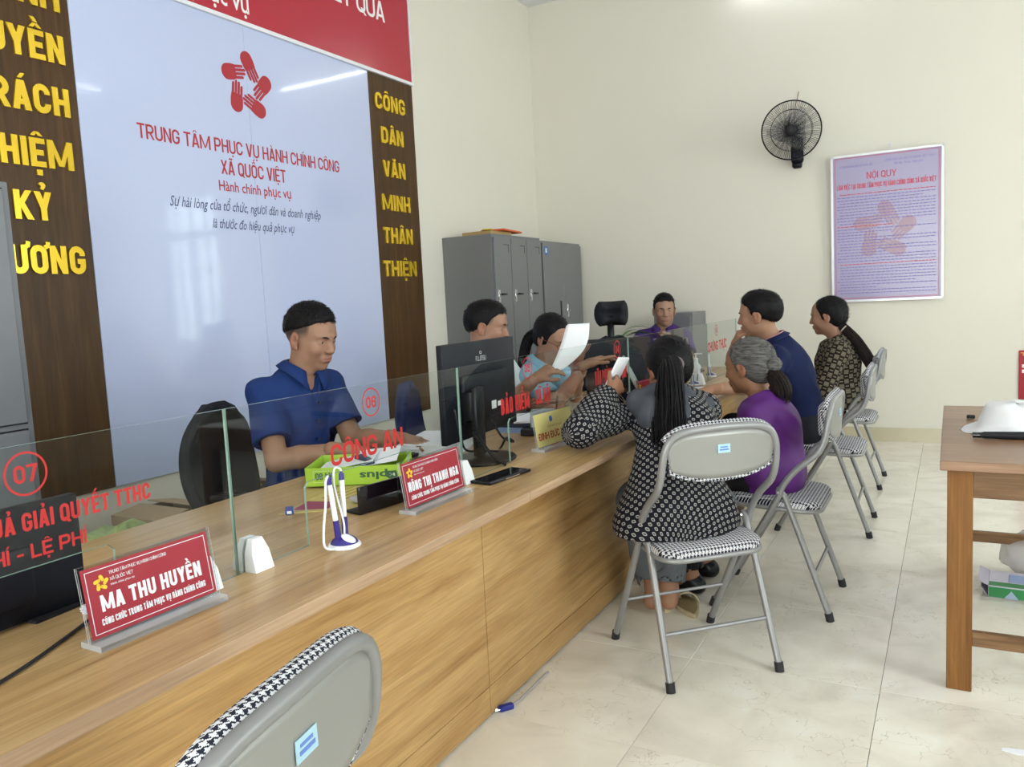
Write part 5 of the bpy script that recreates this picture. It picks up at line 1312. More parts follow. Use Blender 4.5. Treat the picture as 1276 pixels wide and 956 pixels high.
def head_frame(yaw, pitch, roll=0):
    y, p = math.radians(yaw), math.radians(pitch)
    f = V3(math.cos(y)*math.cos(p), math.sin(y)*math.cos(p), -math.sin(p)); l = V3(-math.sin(y), math.cos(y), 0); u = np.cross(l, f)*-1
    u = np.cross(f, l)
    rr = math.radians(roll); l2 = l*math.cos(rr)+u*math.sin(rr); u2 = u*math.cos(rr)-l*math.sin(rr)
    return np.stack([l2, f, u2], 1)     # columns: person's left, forward, up  (note: left-handed order is only a basis)

def head_field(h, neck_local, sc=1.0, fem=False, age=0, neck_r=.054):
    F = Field((-.11, -.135, -.22), (.11, .145, .145), h)
    w = .95 if fem else 1.0
    F.ell((0, -.015, .035), (.076*w, .096, .085), k=0)
    F.ell((0, .020, -.030), (.062*w, .066, .082), k=.03)
    F.ell((0, .050, .045), (.058*w, .040, .050), k=.03)
    F.ell((0, .066, -.090), (.020*w, .018, .017), k=.025)
    for s in (1, -1):
        F.ell((s*.043*w, .010, -.060), (.014, .030, .021), k=.028)
        F.ell((s*.037*w, .062, -.024), (.022, .020, .021), k=.025)
        F.cone((s*.012, .090, .026), (s*.042, .076, .026), .008, .007, .018)
        F.ell((s*.032, .094, .006), (.015, .013, .0085), k=.014, op='s')
        F.ell((s*.032, .0735, .005), (.0155, .0155, .0125), k=.006)
        F.ell((s*.032, .094, .0035), (.0118, .016, .0036 if fem else .0042), k=.002, op='s')
        # ear
        F.ell((s*.079*w, -.010, -.004), (.0095, .019, .032), k=.006); F.ell((s*.084*w, .004, .012), (.005, .010, .012), k=.005)
        F.ell((s*.089*w, -.006, .002), (.006, .010, .016), k=.004, op='s'); F.ell((s*.078*w, .001, -.030), (.006, .008, .009), k=.005)
    F.chain([(0, .088, .016), (0, .0955, -.010), (0, .1035, -.027)], [.0075, .009, .0115], .012)
    for s in (1, -1):
        F.ell((s*.0125, .0945, -.030), (.0085, .010, .0075), k=.006); F.ell((s*.006, .100, -.037), (.003, .005, .0025), k=.002, op='s')
    F.ell((0, .080, -.060), (.028, .013, .018), k=.015)
    F.ell((0, .0905, -.0545), (.021, .008, .0048), k=.005); F.ell((0, .0892, -.0650), (.018, .008, .0058), k=.005)
    F.ell((0, .100, -.0598), (.022, .010, .0011), k=.002, op='s')
    F.ell((0, .092, -.078), (.016, .006, .004), k=.006, op='s')
    if age: 
        for s in (1, -1): F.cone((s*.020, .098, -.036), (s*.031, .082, -.062), .0012, .0012, .005, op='s')
    nl = V3(neck_local)
    F.cone((0, -.022, -.055), nl, neck_r*.98, neck_r*1.08, .03)
    return F
def head_color(P, skin, fem, stubble):
    c = np.tile(np.array(skin), (len(P), 1)); x, y, z = P[:, 0], P[:, 1], P[:, 2]
    lip = (((x/.023)**2+((z+.0600)/.0115)**2) < 1) & (y > .078)
    lc = np.array((.36, .12, .10)) if not fem else np.array((.42, .10, .10)); c[lip] = lc*.45+np.array(skin)*.55
    ck = np.exp(-(((np.abs(x)-.036)/.02)**2+((z+.025)/.02)**2))*(y > .03); c *= 1-ck[:, None]*np.array((0, .06, .05))
    ear = (np.abs(x) > .078) & (np.abs(z) < .04); c[ear] *= np.array((1.0, .88, .85))
    if stubble is not None:
        m = np.clip((z-.0-.35*np.clip(y, -1, .06))/.03, 0, 1)*(y < .045)*np.clip((.052-y)/.02, 0, 1); m = np.maximum(m, (z > .070)*1.0*(y < .06))
        m = m*(np.abs(x) < .079)*.9; c = c*(1-m[:, None])+np.array(stubble)*m[:, None]
    return c

SKIN_MATS = {}
def skin_mat():
    if 'm' not in SKIN_MATS: SKIN_MATS['m'] = attr_mat('skin', .5, .08, 350)
    return SKIN_MATS['m']

def hand_patch(h, wrist, direction, palm_n, curl=.5, side=1, spread=.12, sc=1.0, point=False):
    """wrist position, direction of the hand, normal pointing out of the palm; side=1 thumb on the +cross side"""
    d = unit(direction); n = unit(palm_n-np.dot(palm_n, d)*d); t = np.cross(n, d)*side   # t towards the thumb
    w = V3(wrist); R = .13*sc+.06
    F = Field(w+d*.06-R, w+d*.06+R, h)
    q = lambda a, b, c=0: w+(d*a+t*b+n*c)*sc
    F.cone(w-d*.045*sc, q(.012, 0), .0275*sc, .024*sc, .01)
    F.cone(q(.010, .008), q(.078, .022), .019*sc, .0145*sc, .012); F.cone(q(.010, -.008), q(.074, -.024), .018*sc, .0125*sc, .012); F.cone(q(.015, 0), q(.078, 0), .017*sc, .0145*sc, .015)
    F.cone(q(.020, .018, .006), q(.040, .030, .008), .016*sc, .013*sc, .012)
    for i, (b, L, r) in enumerate(((.030, .070, .0088), (.0105, .078, .0092), (-.0095, .072, .0088), (-.028, .056, .0076))):
        cu = curl*(1+.10*i) if not (point and i == 0) else .12
        dirn = unit(d+t*spread*(b/.02)*.5); p = q(.078 if i < 3 else .073, b)
        for sgl, rr in ((.45, r), (.30, r*.93), (.25, r*.86)):
            a = cu*1.0; dirn = unit(dirn*math.cos(a)+n*math.sin(a)); p2 = p+dirn*L*sgl*sc; F.cone(p, p2, rr*sc, rr*.93*sc, .0025); p = p2
            n_ = n
    p = q(.034, .030, .006); dirn = unit(d*.75+t*.65+n*.25)
    for L, rr in ((.036, .0105), (.030, .0092)):
        p2 = p+dirn*L*sc; F.cone(p, p2, rr*sc, rr*.9*sc, .004); p = p2; dirn = unit(dirn+d*.35-t*.15*curl+n*.2*curl)
    return F

def person(label, c):
    """c: joints in world coordinates plus options"""
    P, N, H = V3(c['P']), V3(c['N']), V3(c['H'])
    fem = c.get('fem', False); hs = c.get('hs', 1.0); bw = c.get('bw', 1.0); skin = c.get('skin', (.46, .27, .18))
    root = thing('person', label, 'person', (P[0], P[1], 0))
    inv = -V3(root.location)
    Rh = head_frame(c['yaw'], c.get('pitch', 0), c.get('roll', 0))
    L = lambda v: (np.asarray(v) @ Rh.T)*hs+H      # head local -> world
    shL, shR = V3(c['shL']), V3(c['shR']); lat = unit(shL-shR); hip_l = unit(V3(c.get('hipdir', lat))*V3(1, 1, 0))
    cf = 1 if np.linalg.det(Rh) > 0 else -1
    # ---- head patch
    nl = (N-H) @ Rh/hs; nl = nl*1.02
    HF = head_field(c.get('hh', .0038), nl, fem=fem, age=c.get('age', 0), neck_r=c.get('neck_r', .048 if fem else .055))
    hp, hf = HF.mesh(); hc = head_color(hp, skin, fem, c.get('stubble'))
    if cf < 0: hf = hf[:, ::-1]
    parts = [(L(hp)+inv, hf)]; cols = [hc]
    # ---- body patch
    bh = .008
    arms = {'L': [V3(c['shL']), V3(c['elL']), V3(c['wrL'])], 'R': [V3(c['shR']), V3(c['elR']), V3(c['wrR'])]}
    legs = [[V3(p) for p in c['legL']], [V3(p) for p in c['legR']]]      # hip, knee, ankle, toe
    allp = np.array([P, N, H]+sum(arms.values(), [])+sum(legs, []))
    B = Field(allp.min(0)-.13, allp.max(0)+V3(.13, .13, -.02), bh)
    up = unit(N-P); ax0 = unit(hip_l-up*np.dot(hip_l, up)); f0 = np.cross(up, ax0)
    Lsp = np.linalg.norm(N-P)
    bend = V3(c.get('bend', (0, 0, 0)))
    def spine(t): return P+(N-P)*t+bend*math.sin(PI*t)
    def torso(F, g, fat=c.get('fat', 1.0), low=0):
        W_ = ([.150, .155, .138, .135, .148, .140, .085] if fem else [.145, .150, .142, .148, .160, .148, .090])
        Dp = ([.115, .110, .100, .100, .108, .090, .060] if fem else [.110, .108, .105, .110, .115, .098, .065])
        for i, t in enumerate((0, .15, .32, .5, .66, .82, .95)):
            a = unit(hip_l*(1-t)+lat*t); u = unit(spine(min(1, t+.05))-spine(max(0, t-.05))); a = unit(a-u*np.dot(a, u)); f = np.cross(u, a)
            R_ = np.stack([a, f, u], 1); F.ell(spine(t), (W_[i]*bw+g, Dp[i]*bw*(fat if i < 5 else 1)+g, max(.075, Lsp*.17)+g*.5), R_, k=.05)
        if fem:
            a = lat; u = up; f = np.cross(u, a)
            for s in (1, -1): F.ell(spine(.62)+s*a*.065*bw+f*.075*bw*cfw, (.055, .05, .055), np.stack([a, f, u], 1), k=.04)
        for s_ in ('L', 'R'):
            F.cone(spine(.84), arms[s_][0], .062*bw+g, .040*bw+g, .04)
    cfw = 1
    ar = c.get('arm', 1.0)*(.88 if fem else 1)
    torso(B, -.012)
    for k_, A in arms.items():
        B.cone(A[0], A[1], .047*ar, .040*ar, .02); B.cone(A[1], A[1]+(A[2]-A[1])*.35, .039*ar, .040*ar, .015); B.cone(A[1]+(A[2]-A[1])*.35, A[2], .040*ar, .0265*ar, .012)
    for g_ in legs:
        B.cone(g_[0], g_[1], .078*bw, .054*bw, .03); B.cone(g_[1], g_[1]*.65+g_[2]*.35, .052, .054, .02); B.cone(g_[1]*.65+g_[2]*.35, g_[2], .052, .034, .02)
        heel = g_[2]+V3(0, 0, -.045)-unit(V3(g_[3])-g_[2])*V3(1, 1, 0)*.03
        B.cone(g_[2], heel, .036, .030, .02); B.cone(heel+V3(0, 0, .004), V3(g_[3])*.35+heel*.65+V3(0, 0, .018), .030, .034, .02); B.cone(V3(g_[3])*.35+heel*.65+V3(0, 0, .015), g_[3], .034, .022, .02)
    # hands leave the coarse patch at the wrist
    for k_, A in arms.items():
        dd = unit(A[2]-A[1]); m = .07; B.plane(A[2]-dd*.008, dd, A[2]-m, A[2]+m)
    bp_, bf_ = B.mesh(); parts.append((bp_+inv, bf_)); cols.append(np.tile(np.array(skin), (len(bp_), 1)))
    # ---- hands
    for k_, A in arms.items():
        hd = c['hand'+k_]; Fh = hand_patch(c.get('hand_h', .0034), A[2], V3(hd['d']), V3(hd['n']), hd.get('curl', .4), (1 if k_ == 'R' else -1), sc=c.get('hand_s', .96 if not fem else .88), point=hd.get('point', False), spread=hd.get('spread', .12))
        p_, f_ = Fh.mesh(); parts.append((p_+inv, f_)); cols.append(np.tile(np.array(skin)*np.array((1.0, .95, .92)), (len(p_), 1)))
    np_mesh('body', parts, skin_mat(), root, col=np.concatenate(cols))
    # ---- eyes and brows
    ew = M.setdefault('eye_white', mat('eye_white', (.42, .38, .35), .25)); ei = M.setdefault('iris', mat('dark_iris', (.03, .015, .01), .1))
    for s in (1, -1):
        b = MB(); b.sphere((0, 0, 0), .0118, 8, 0); b.sphere((0, .0050, -.0002), (.0075, .0074, .0075), 6, 1)
        o = b.build('eye', [ew, ei], root, smooth=60, recalc=False)
        mt_ = Matrix([[*(Rh[i]*hs), (L(V3(s*.032, .0728, .0035))+inv)[i]] for i in range(3)]+[[0, 0, 0, 1]]); o.data.transform(mt_)
        b = MB(); b.tube([(s*.015, .0985, .0205), (s*.026, .0955, .0245), (s*.038, .0865, .0250), (s*.047, .0765, .0215)], [.0022, .0036, .0032, .0012] if not fem else [.0015, .0024, .0020, .0008], 6)
        b.v = [Vector(L(np.array(v))+inv) for v in b.v]
        b.build('eyebrow', M.setdefault('brow', mat('eyebrow_hair', (.025, .018, .015), .8)), root, smooth=60)
    # ---- hair
    def local_mesh(name, F, mt):
        p_, f_ = F.mesh(); 
        if cf < 0: f_ = f_[:, ::-1]
        return np_mesh(name, [(L(p_)+inv, f_)], mt, root)
    def streak(F, amp, f=70, vert=False):
        X, Y, Z = F.ax[0][:, None, None], F.ax[1][None, :, None], F.ax[2][None, None, :]
        F.D += (amp*np.sin(f*X+2*np.sin(25*Z)+1.5*np.sin(30*Y))*np.cos(f*.6*Y+2*np.sin(20*X))).astype(np.float32)
    hm = c['hair']['mat']; st = c['hair']['style']; hh_ = c.get('hair_h', .0036)
    HFd = Field((-.12, -.15, -.15), (.12, .13, .17), hh_)
    w = .95 if fem else 1
    if st == 'short':
        top = c['hair'].get('top', .012); sd = c['hair'].get('side', .004)
        HFd.ell((0, -.017, .036), (.076*w+sd, .097+sd, .085+top*.8), k=0)
        HFd.ell((0, .012, .076), (.064, .074, .045+top*.7), k=.02)
        fz = c['hair'].get('front', .068); HFd.plane((0, .079, fz), (0, 1, -.22), k=.006)                         # hairline on the brow
        HFd.plane((0, -.02, c['hair'].get('low', -.012)), (0, c['hair'].get('slope', .45), -1), k=c['hair'].get('taper', .026))    # lower edge, sinking to the nape
        for s in (1, -1):
            HFd.ell((s*.082, .062, .020), (.034, .036, .045), k=.008, op='s'); HFd.ell((s*.09, -.004, -.012), (.020, .026, .034), k=.006, op='s')
        HFd.ell((0, .108, fz-.050), (.056, .045, .046), k=.008, op='s')
    else:
        v = c['hair'].get('vol', .010)
        HFd.ell((0, -.018, .036), (.077*w+v, .097+v, .086+v), k=0)
        HFd.ell((0, -.055, -.015), (.060+v*.6, .058, .060), k=.03)
        HFd.plane((0, .070, .075), (0, 1, -.30), k=.004)
        for s in (1, -1):
            HFd.ell((s*.06, .075, -.005), (.045, .045, .068), k=.010, op='s'); HFd.ell((s*.095, .002, -.020), (.022, .022, .032), k=.006, op='s')
        HFd.ell((0, .105, c['hair'].get('cut', .015)), (.062, .055, .050), k=.012, op='s'); HFd.ell((0, .03, -.085), (.09, .06, .055), k=.01, op='s')
    streak(HFd, .0016 if st == 'short' else .0011, 95 if st == 'short' else 60)
    if c['hair'].get('part'):
        HFd.cone((.02, .08, .11), (.015, -.03, .135), .004, .002, .004, op='s')
    ho = local_mesh('hair', HFd, hm)
    hp_, _ = HFd.mesh(); keep = hp_[rng.choice(len(hp_), min(len(hp_), c['hair'].get('n', 2600)), replace=False)]
    ctr_ = V3(0, -.018, .030); nrm = (keep-ctr_)/V3(.08, .1, .09)**2; nrm /= np.linalg.norm(nrm, axis=1)[:, None]; b = MB()
    short = st == 'short'
    for q_, n_ in zip(keep, nrm):
        if short: fl = V3(0, .55, -.05) if n_[2] > .55 else V3(0, -.15, -1.0)
        else: fl = V3(0, -.9, -.35)
        fl = fl-n_*np.dot(fl, n_); fl = unit(fl+rng.normal(size=3)*.16); dr = unit(fl+n_*((.42 if n_[2] > .45 else .10) if short else -.04)); ln = (.013 if n_[2] > .45 else .009) if short else .020
        ln *= rng.uniform(.6, 1.2); sd_ = unit(np.cross(n_, dr))*.0011; p0 = q_-n_*.0025
        tri = [p0+sd_, p0-sd_, p0+n_*.0022, q_+dr*ln]; k_ = len(b.v); b.v += [Vector(L(np.array(t))+inv) for t in tri]; b.f += [[k_, k_+1, k_+3], [k_+1, k_+2, k_+3], [k_+2, k_, k_+3]]; b.m += [0, 0, 0]
    b.build('hair_strands', hm, root, recalc=False)
    def strands(name, path, r0, r1, n, mt, wob=.006, rs=.0022, frizz=0):
        path = [Vector(p) for p in path]; pc = catmull(path, 4); b = MB(); K = len(pc)
        for k in range(n):
            a = random.uniform(0, 2*PI); q = math.sqrt(random.random()); ph = random.uniform(0, 6); cut = random.uniform(.82, 1); pts = []; rad = []
            for i, p in enumerate(pc):
                t = i/(K-1)
                if t > cut: break
                R_ = (r0+(r1-r0)*t if not callable(r0) else r0(t))*q
                tn = (pc[min(i+1, K-1)]-pc[max(i-1, 0)]).normalized(); u_ = tn.cross(Vector((0.31, .9, .2))).normalized(); v_ = tn.cross(u_)
                pts.append(p+u_*(R_*math.cos(a+.5*t)+wob*math.sin(7*t+ph)*t)+v_*(R_*math.sin(a+.5*t)+wob*math.cos(6*t+ph)*t)); rad.append(rs*(1 if t < cut*.8 else .7))
            if len(pts) > 2: rad[-1] = .0005; b.tube(pts, rad, 5, cap=False)
        o = b.build(name, mt, root, recalc=False, smooth=180); o.data.transform(Matrix.Translation(inv)); return o
    for it in c['hair'].get('tails', []): 
        o = strands(it['name'], it['path'], it['r'][0], it['r'][1], it['n'], it.get('mat', hm), it.get('wob', .006), it.get('rs', .0024))
    for it in c['hair'].get('blobs', []):
        F = Field(V3(it['c'])-max(it['r'])-.02, V3(it['c'])+max(it['r'])+.02, .004); F.ell(it['c'], it['r'], k=0); F.wrinkle(.003, 150, 1)
        p_, f_ = F.mesh(); np_mesh(it['name'], [(p_+inv, f_)], it.get('mat', hm), root)
    if c['hair'].get('tie'):
        tp = V3(c['hair']['tie'][0]); tn = Vector(unit(c['hair']['tie'][1])); b = MB(); u_ = tn.orthogonal().normalized(); v_ = tn.cross(u_); R_ = c['hair']['tie'][2]
        b.tube([Vector(tp)+u_*R_*math.cos(a)+v_*R_*math.sin(a) for a in [2*PI*k/16 for k in range(16)]], .0055, 7, closed=True)
        o = b.build('hair_tie', c['hair']['tie'][3], root, smooth=60); o.data.transform(Matrix.Translation(inv))
    # ---- shirt
    sh = c['shirt']; g = sh.get('g', .010); h_ = sh.get('h', .006)
    S_ = Field(np.min(allp[:2].tolist()+[a.tolist() for A in arms.values() for a in A], 0)-.20, np.max([allp[0], allp[1]]+[a for A in arms.values() for a in A], 0)+.20, h_)
    torso(S_, g); cuts = {}
    if sh.get('skirt'):   # hem that flares over the hips
        hx = sh['skirt']; S_.ell(P+V3(0, 0, hx[3]), hx[:3], np.stack([hip_l, np.cross(V3(0, 0, 1), hip_l), V3(0, 0, 1)], 1), k=.06)
    for k_, A in arms.items():
        sl = sh.get('sleeve', .62); aw = sh.get('aw', 1.25)*ar
        if sl <= 1:
            e = A[0]+(A[1]-A[0])*sl; S_.cone(A[0], e, .043*aw, .050*aw*sh.get('flare', 1.0), .03)
            dd = unit(A[1]-A[0])
        else:
            f_ = sl-1; e = A[1]+(A[2]-A[1])*f_; S_.cone(A[0], A[1], .046*aw, .046*aw*sh.get('puff', 1), .035); m_ = (A[1]+e)/2
            S_.cone(A[1], m_, .048*aw*sh.get('puff', 1), .046*aw*sh.get('puff', 1), .02); S_.cone(m_, e, .046*aw*sh.get('puff', 1), .036*aw, .02); dd = unit(A[2]-A[1])
        S_cut = (e, dd)
        m = .085*aw
        cuts[k_] = S_cut
    S_.wrinkle(sh.get('wr', .004), sh.get('wf', 28), sh.get('seed', 1))
    for k_ in ('L', 'R'):
        e, dd = cuts[k_]; m = .072 if sh.get('sleeve', .62) <= 1 else .085
        S_.plane(e-dd*.004, dd, e-V3(m, m, m), e+V3(m, m, m))
        S_.cone(e-dd*.035, e+dd*.05, .040*ar*1.14 if sh.get('sleeve', .62) <= 1 else .033*ar, (.042 if sh.get('sleeve', .62) <= 1 else .033)*ar*1.14, .004, op='s')
    # neck opening
    nd = unit(H-N+up*.15); S_.cone(N-nd*.03, N+nd*.16, .050 if fem else .058, .075, .006, op='s')
    fw = unit(np.cross(up, lat)) ; sgn = 1 if np.dot(fw, Rh[:, 1]) > 0 else -1; fw = fw*sgn
    if sh.get('vneck'): S_.cone(N+fw*.06+nd*.02, N+fw*.11-up*sh['vneck'], .035, .006, .006, op='s')
    S_.plane(N+nd*sh.get('nk', .028)+0*fw, nd+fw*.25, N-V3(.16, .16, .16), N+V3(.16, .16, .16), k=.006)
    S_.plane(P+V3(0, 0, sh.get('hem', -.02)), (0, 0, -1))
    p_, f_ = S_.mesh()
    uvf = None
    if sh.get('uv'):
        ctr = spine(.4); arr = {k: arms[k] for k in ('L', 'R')}
        def uvf(vs, fs):
            w_ = vs-inv; seg = [('T', P, N, .155)]+[(k+str(i), arr[k][i], arr[k][i+1], .055) for k in ('L', 'R') for i in (0, 1)]
            dist = []
            for nm, a, b_, r_ in seg:
                ba = b_-a; t = np.clip((w_-a)@ba/(ba@ba), 0, 1); dist.append(np.linalg.norm(w_-a-t[:, None]*ba, axis=1)-r_)
            fc_ = w_[fs].mean(1); fd_ = np.array(dist).T[fs].mean(1); best = fd_.argmin(1)
            out = np.zeros((len(fs), 4, 2))
            for si, (nm, a, b_, r_) in enumerate(seg):
                mk = best == si
                if not mk.any(): continue
                ax = unit(b_-a); ref = fw if nm == 'T' else unit(np.cross(ax, V3(.3, .2, .9))); ref = unit(ref-ax*np.dot(ref, ax)); o2 = np.cross(ax, ref)
                q = w_[fs[mk]]-a; ang = np.arctan2(q@o2, q@ref); a0 = ang[:, :1]; ang = a0+(ang-a0+PI) % (2*PI)-PI
                out[mk, :, 0] = ang*(.150 if nm == 'T' else .062); out[mk, :, 1] = q@ax
            return out
    so = np_mesh(sh.get('name', 'shirt'), [(p_+inv, f_)], sh['mat'], root, uvs=uvf)
    # collar
    if sh.get('collar'):
        b = MB(); cm = sh['collar']; R0_ = sh.get('cr', .064); n_ = 21; a_ = unit(lat-nd*np.dot(lat, nd)); f_ = fw-nd*np.dot(fw, nd); f_ = unit(f_)
        vs = []
        for i in range(n_):
            t = -1+2*i/(n_-1); an = PI+t*PI*.90; rad = np.array([math.sin(an)*1.0, math.cos(an)])
            dr = a_*rad[0]+f_*rad[1]; fr = abs(t)**3
            base = N+nd*(.018-.030*fr)+f_*.006
            vs += [Vector(base+dr*(R0_-.006)+nd*.012+inv), Vector(base+dr*(R0_+.001)+nd*.022+inv), Vector(base+dr*(R0_+.014)+nd*.016+inv), Vector(base+dr*(R0_+.036+.010*fr)-nd*(.004+.036*fr**2)+f_*.020*fr+inv)]
        b.add(vs, [(i*4+k, (i+1)*4+k, (i+1)*4+k+1, i*4+k+1) for i in range(n_-1) for k in range(3)])
        co = b.build('collar', cm, root, smooth=50, solid=.003)
    for it in sh.get('extra', []):
        F = Field(V3(it['lo']), V3(it['hi']), .005)
        for a, b_, ra, rb in it['cones']: F.cone(a, b_, ra, rb, it.get('k', .02))
        F.wrinkle(.003, 40, 2); 
        p_, f_ = F.mesh(); np_mesh(it['name'], [(p_+inv, f_)], it['mat'], root)
    # ---- trousers
    tr = c['trousers']; T_ = Field(np.min([P]+[q for g_ in legs for q in g_], 0)-.16, np.max([P]+[q for g_ in legs for q in g_], 0)+.16, .009)
    gg = tr.get('g', .012)
    T_.ell(P+V3(0, 0, .0), (.165*bw+gg, .125*bw+gg, .105+gg), np.stack([hip_l, np.cross(V3(0, 0, 1), hip_l), V3(0, 0, 1)], 1), k=0)
    for g_ in legs:
        e = g_[1]+(g_[2]-g_[1])*tr.get('len', .95)
        T_.cone(g_[0], g_[1], .080*bw+gg, .060*bw+gg, .04); T_.cone(g_[1], e, .060+gg, .046+gg, .02)
    T_.wrinkle(.004, 26, 4)
    for g_ in legs:
        e = g_[1]+(g_[2]-g_[1])*tr.get('len', .95); dd = unit(g_[2]-g_[1]); m = .10
        T_.plane(e, dd, e-m, e+m); T_.cone(e-dd*.04, e+dd*.05, .046+gg-.008, .046+gg-.008, .004, op='s')
    p_, f_ = T_.mesh(); np_mesh('trousers', [(p_+inv, f_)], tr['mat'], root)
    # ---- shoes
    if c.get('shoes'):
        for g_ in legs:
            F = Field(np.minimum(g_[2], g_[3])-.10, np.maximum(g_[2], g_[3])+.10, .006); z0 = .0
            a, t_ = V3(g_[2][0], g_[2][1], 0), V3(g_[3][0], g_[3][1], 0); dd = unit(t_-a)
            F.cone(a-dd*.035+V3(0, 0, .036), t_+V3(0, 0, .034), .038, .034, .01); F.cone(a-dd*.02+V3(0, 0, .05), a+V3(0, 0, .075), .036, .036, .02)
            F.plane((0, 0, .002), (0, 0, -1)); p_, f_ = F.mesh(); np_mesh('shoe', [(p_+inv, f_)], c['shoes'], root)
    return root, dict(spine=spine, fw=fw, lat=lat, N=N, L=L, inv=inv)

def add_local(root, name, b, mt, inv, **k):
    o = b.build(name, mt, root, **k); o.data.transform(Matrix.Translation(inv)); return o

H_BLACK = hair_mat('black_hair', (.002, .002, .003), (.008, .007, .008))
H_GREY = hair_mat('grey_hair', (.035, .032, .030), (.175, .168, .16), (22, 70, 150))
H_BROWN = hair_mat('dark_brown_hair', (.007, .005, .005), (.028, .017, .015))
skin1, skin2, skin3 = (.315, .170, .112), (.37, .215, .145), (.29, .145, .085)
def legs_for(P, fwd, lat, zk=.50, kn=.40, an_back=.05, sp=.10, toe=.17):
    P, fwd, lat = V3(P), unit(V3(*fwd, 0)), unit(V3(*lat, 0)); out = []
    for s in (1, -1):
        hip = P+lat*s*.09; k_ = P*V3(1, 1, 0)+V3(0, 0, zk)+fwd*kn+lat*s*(sp+.01); a_ = k_*V3(1, 1, 0)+V3(0, 0, .085)-fwd*an_back; t_ = a_*V3(1, 1, 0)+V3(0, 0, .025)+fwd*toe
        out.append([hip, k_, a_, t_])
    return out

# --- 1: man in the blue shirt
c1 = dict(P=(-2.20, 2.25, .54), N=(-2.165, 2.28, 1.055), H=(-2.130, 2.305, 1.178), yaw=1, pitch=12, hs=1.0, skin=skin1, hh=.0032, hair_h=.003, neck_r=.051,
          shL=(-2.130, 2.385, .990), shR=(-2.215, 2.125, .990), elL=(-2.010, 2.365, .785), elR=(-2.085, 2.040, .765), wrL=(-1.790, 2.365, .800), wrR=(-1.845, 2.120, .800), hipdir=(-.25, .96, 0),
          handL=dict(d=(.92, .10, -.12), n=(0, 0, -1), curl=.22), handR=dict(d=(.80, .60, -.12), n=(0, 0, -1), curl=.22), hand_h=.003,
          hair=dict(mat=H_BLACK, style='short', top=.026, side=.006, low=.030, slope=.34, front=.066), stubble=(.045, .032, .028), bw=.93, fat=1.0,
          shirt=dict(mat=mat('blue_shirt_cloth', (.013, .034, .140), .75, bump=.3, bscale=900), sleeve=.74, aw=1.42, wr=.0055, wf=24, seed=2, vneck=.10, collar=None, g=.012, hem=-.04, h=.0052),
          trousers=dict(mat=mat('navy_trousers', (.02, .025, .05), .8)), shoes=M['black'])
c1['shirt']['collar'] = c1['shirt']['mat']
c1['legL'], c1['legR'] = legs_for(c1['P'], (.93, -.36), (.36, .93))
r1, i1 = person('man in a blue short sleeved shirt typing behind glass screen 06', c1)
b = MB()
for k in range(5):
    t = .80-.13*k; p = i1['spine'](t)+i1['fw']*(.128 if t > .5 else .125); b.cyl(p, p+i1['fw']*.010, .0055, n=10)
add_local(r1, 'shirt_buttons', b, mat('dark_button', (.02, .03, .08), .3), i1['inv'])

# --- 2: man in the white shirt
c2 = dict(P=(-2.03, 3.30, .54), N=(-1.985, 3.305, 1.035), H=(-1.955, 3.325, 1.165), yaw=18, pitch=8, skin=skin1, hs=.98,
          shL=(-1.97, 3.475, .975), shR=(-1.985, 3.135, .975), elL=(-1.83, 3.50, .78), elR=(-1.78, 3.14, .80), wrL=(-1.66, 3.33, .79), wrR=(-1.60, 3.115, .94), hipdir=(0, 1, 0),
          handL=dict(d=(.9, -.1, -.1), n=(0, 0, -1), curl=.25), handR=dict(d=(.55, .35, .40), n=(.3, .8, -.4), curl=.62), hair=dict(mat=H_BLACK, style='short', top=.016, side=.007), stubble=(.05, .035, .03),
          shirt=dict(mat=mat('white_shirt_cloth', (.66, .68, .72), .8, bump=.2, bscale=800), sleeve=.70, aw=1.4, seed=3, vneck=.08, g=.011), trousers=dict(mat=mat('black_trousers', (.015, .015, .018), .8)), shoes=M['black'])
c2['shirt']['collar'] = c2['shirt']['mat']; c2['legL'], c2['legR'] = legs_for(c2['P'], (1, 0), (0, 1))
person('man in a white shirt half hidden behind the black monitor with white lettering', c2)

# --- 3: woman in pale blue holding papers
c3 = dict(P=(-1.98, 3.70, .53), N=(-1.83, 3.66, .955), H=(-1.775, 3.665, 1.085), yaw=-20, pitch=24, fem=True, skin=skin1, hs=.96,
          shL=(-1.80, 3.79, .895), shR=(-1.84, 3.50, .900), elL=(-1.66, 3.66, .80), elR=(-1.62, 3.36, .800), wrL=(-1.56, 3.50, 1.000), wrR=(-1.50, 3.47, .975), hipdir=(0, 1, 0),
          handL=dict(d=(.1, -.3, .8), n=(.3, -.9, .1), curl=.45), handR=dict(d=(.55, .55, .25), n=(.2, .2, -.9), curl=.25, point=True),
          hair=dict(mat=H_BLACK, style='long', vol=.012, cut=-.004, tails=[dict(name='ponytail', path=[(-1.865, 3.675, 1.12), (-1.905, 3.66, 1.09), (-1.925, 3.64, 1.02), (-1.925, 3.61, .93), (-1.91, 3.58, .86)], r=(.026, .030), n=110)]),
          shirt=dict(mat=mat('pale_blue_blouse', (.25, .44, .56), .8, bump=.2, bscale=800), sleeve=.85, aw=1.35, seed=4, g=.011, vneck=.05), trousers=dict(mat=bpy.data.materials['black_trousers']), shoes=M['black'])
c3['shirt']['collar'] = c3['shirt']['mat']; c3['legL'], c3['legR'] = legs_for(c3['P'], (1, 0), (0, 1))
r3, i3 = person('woman in a pale blue blouse and glasses holding up white papers', c3)
b = MB(); Lh = i3['L']
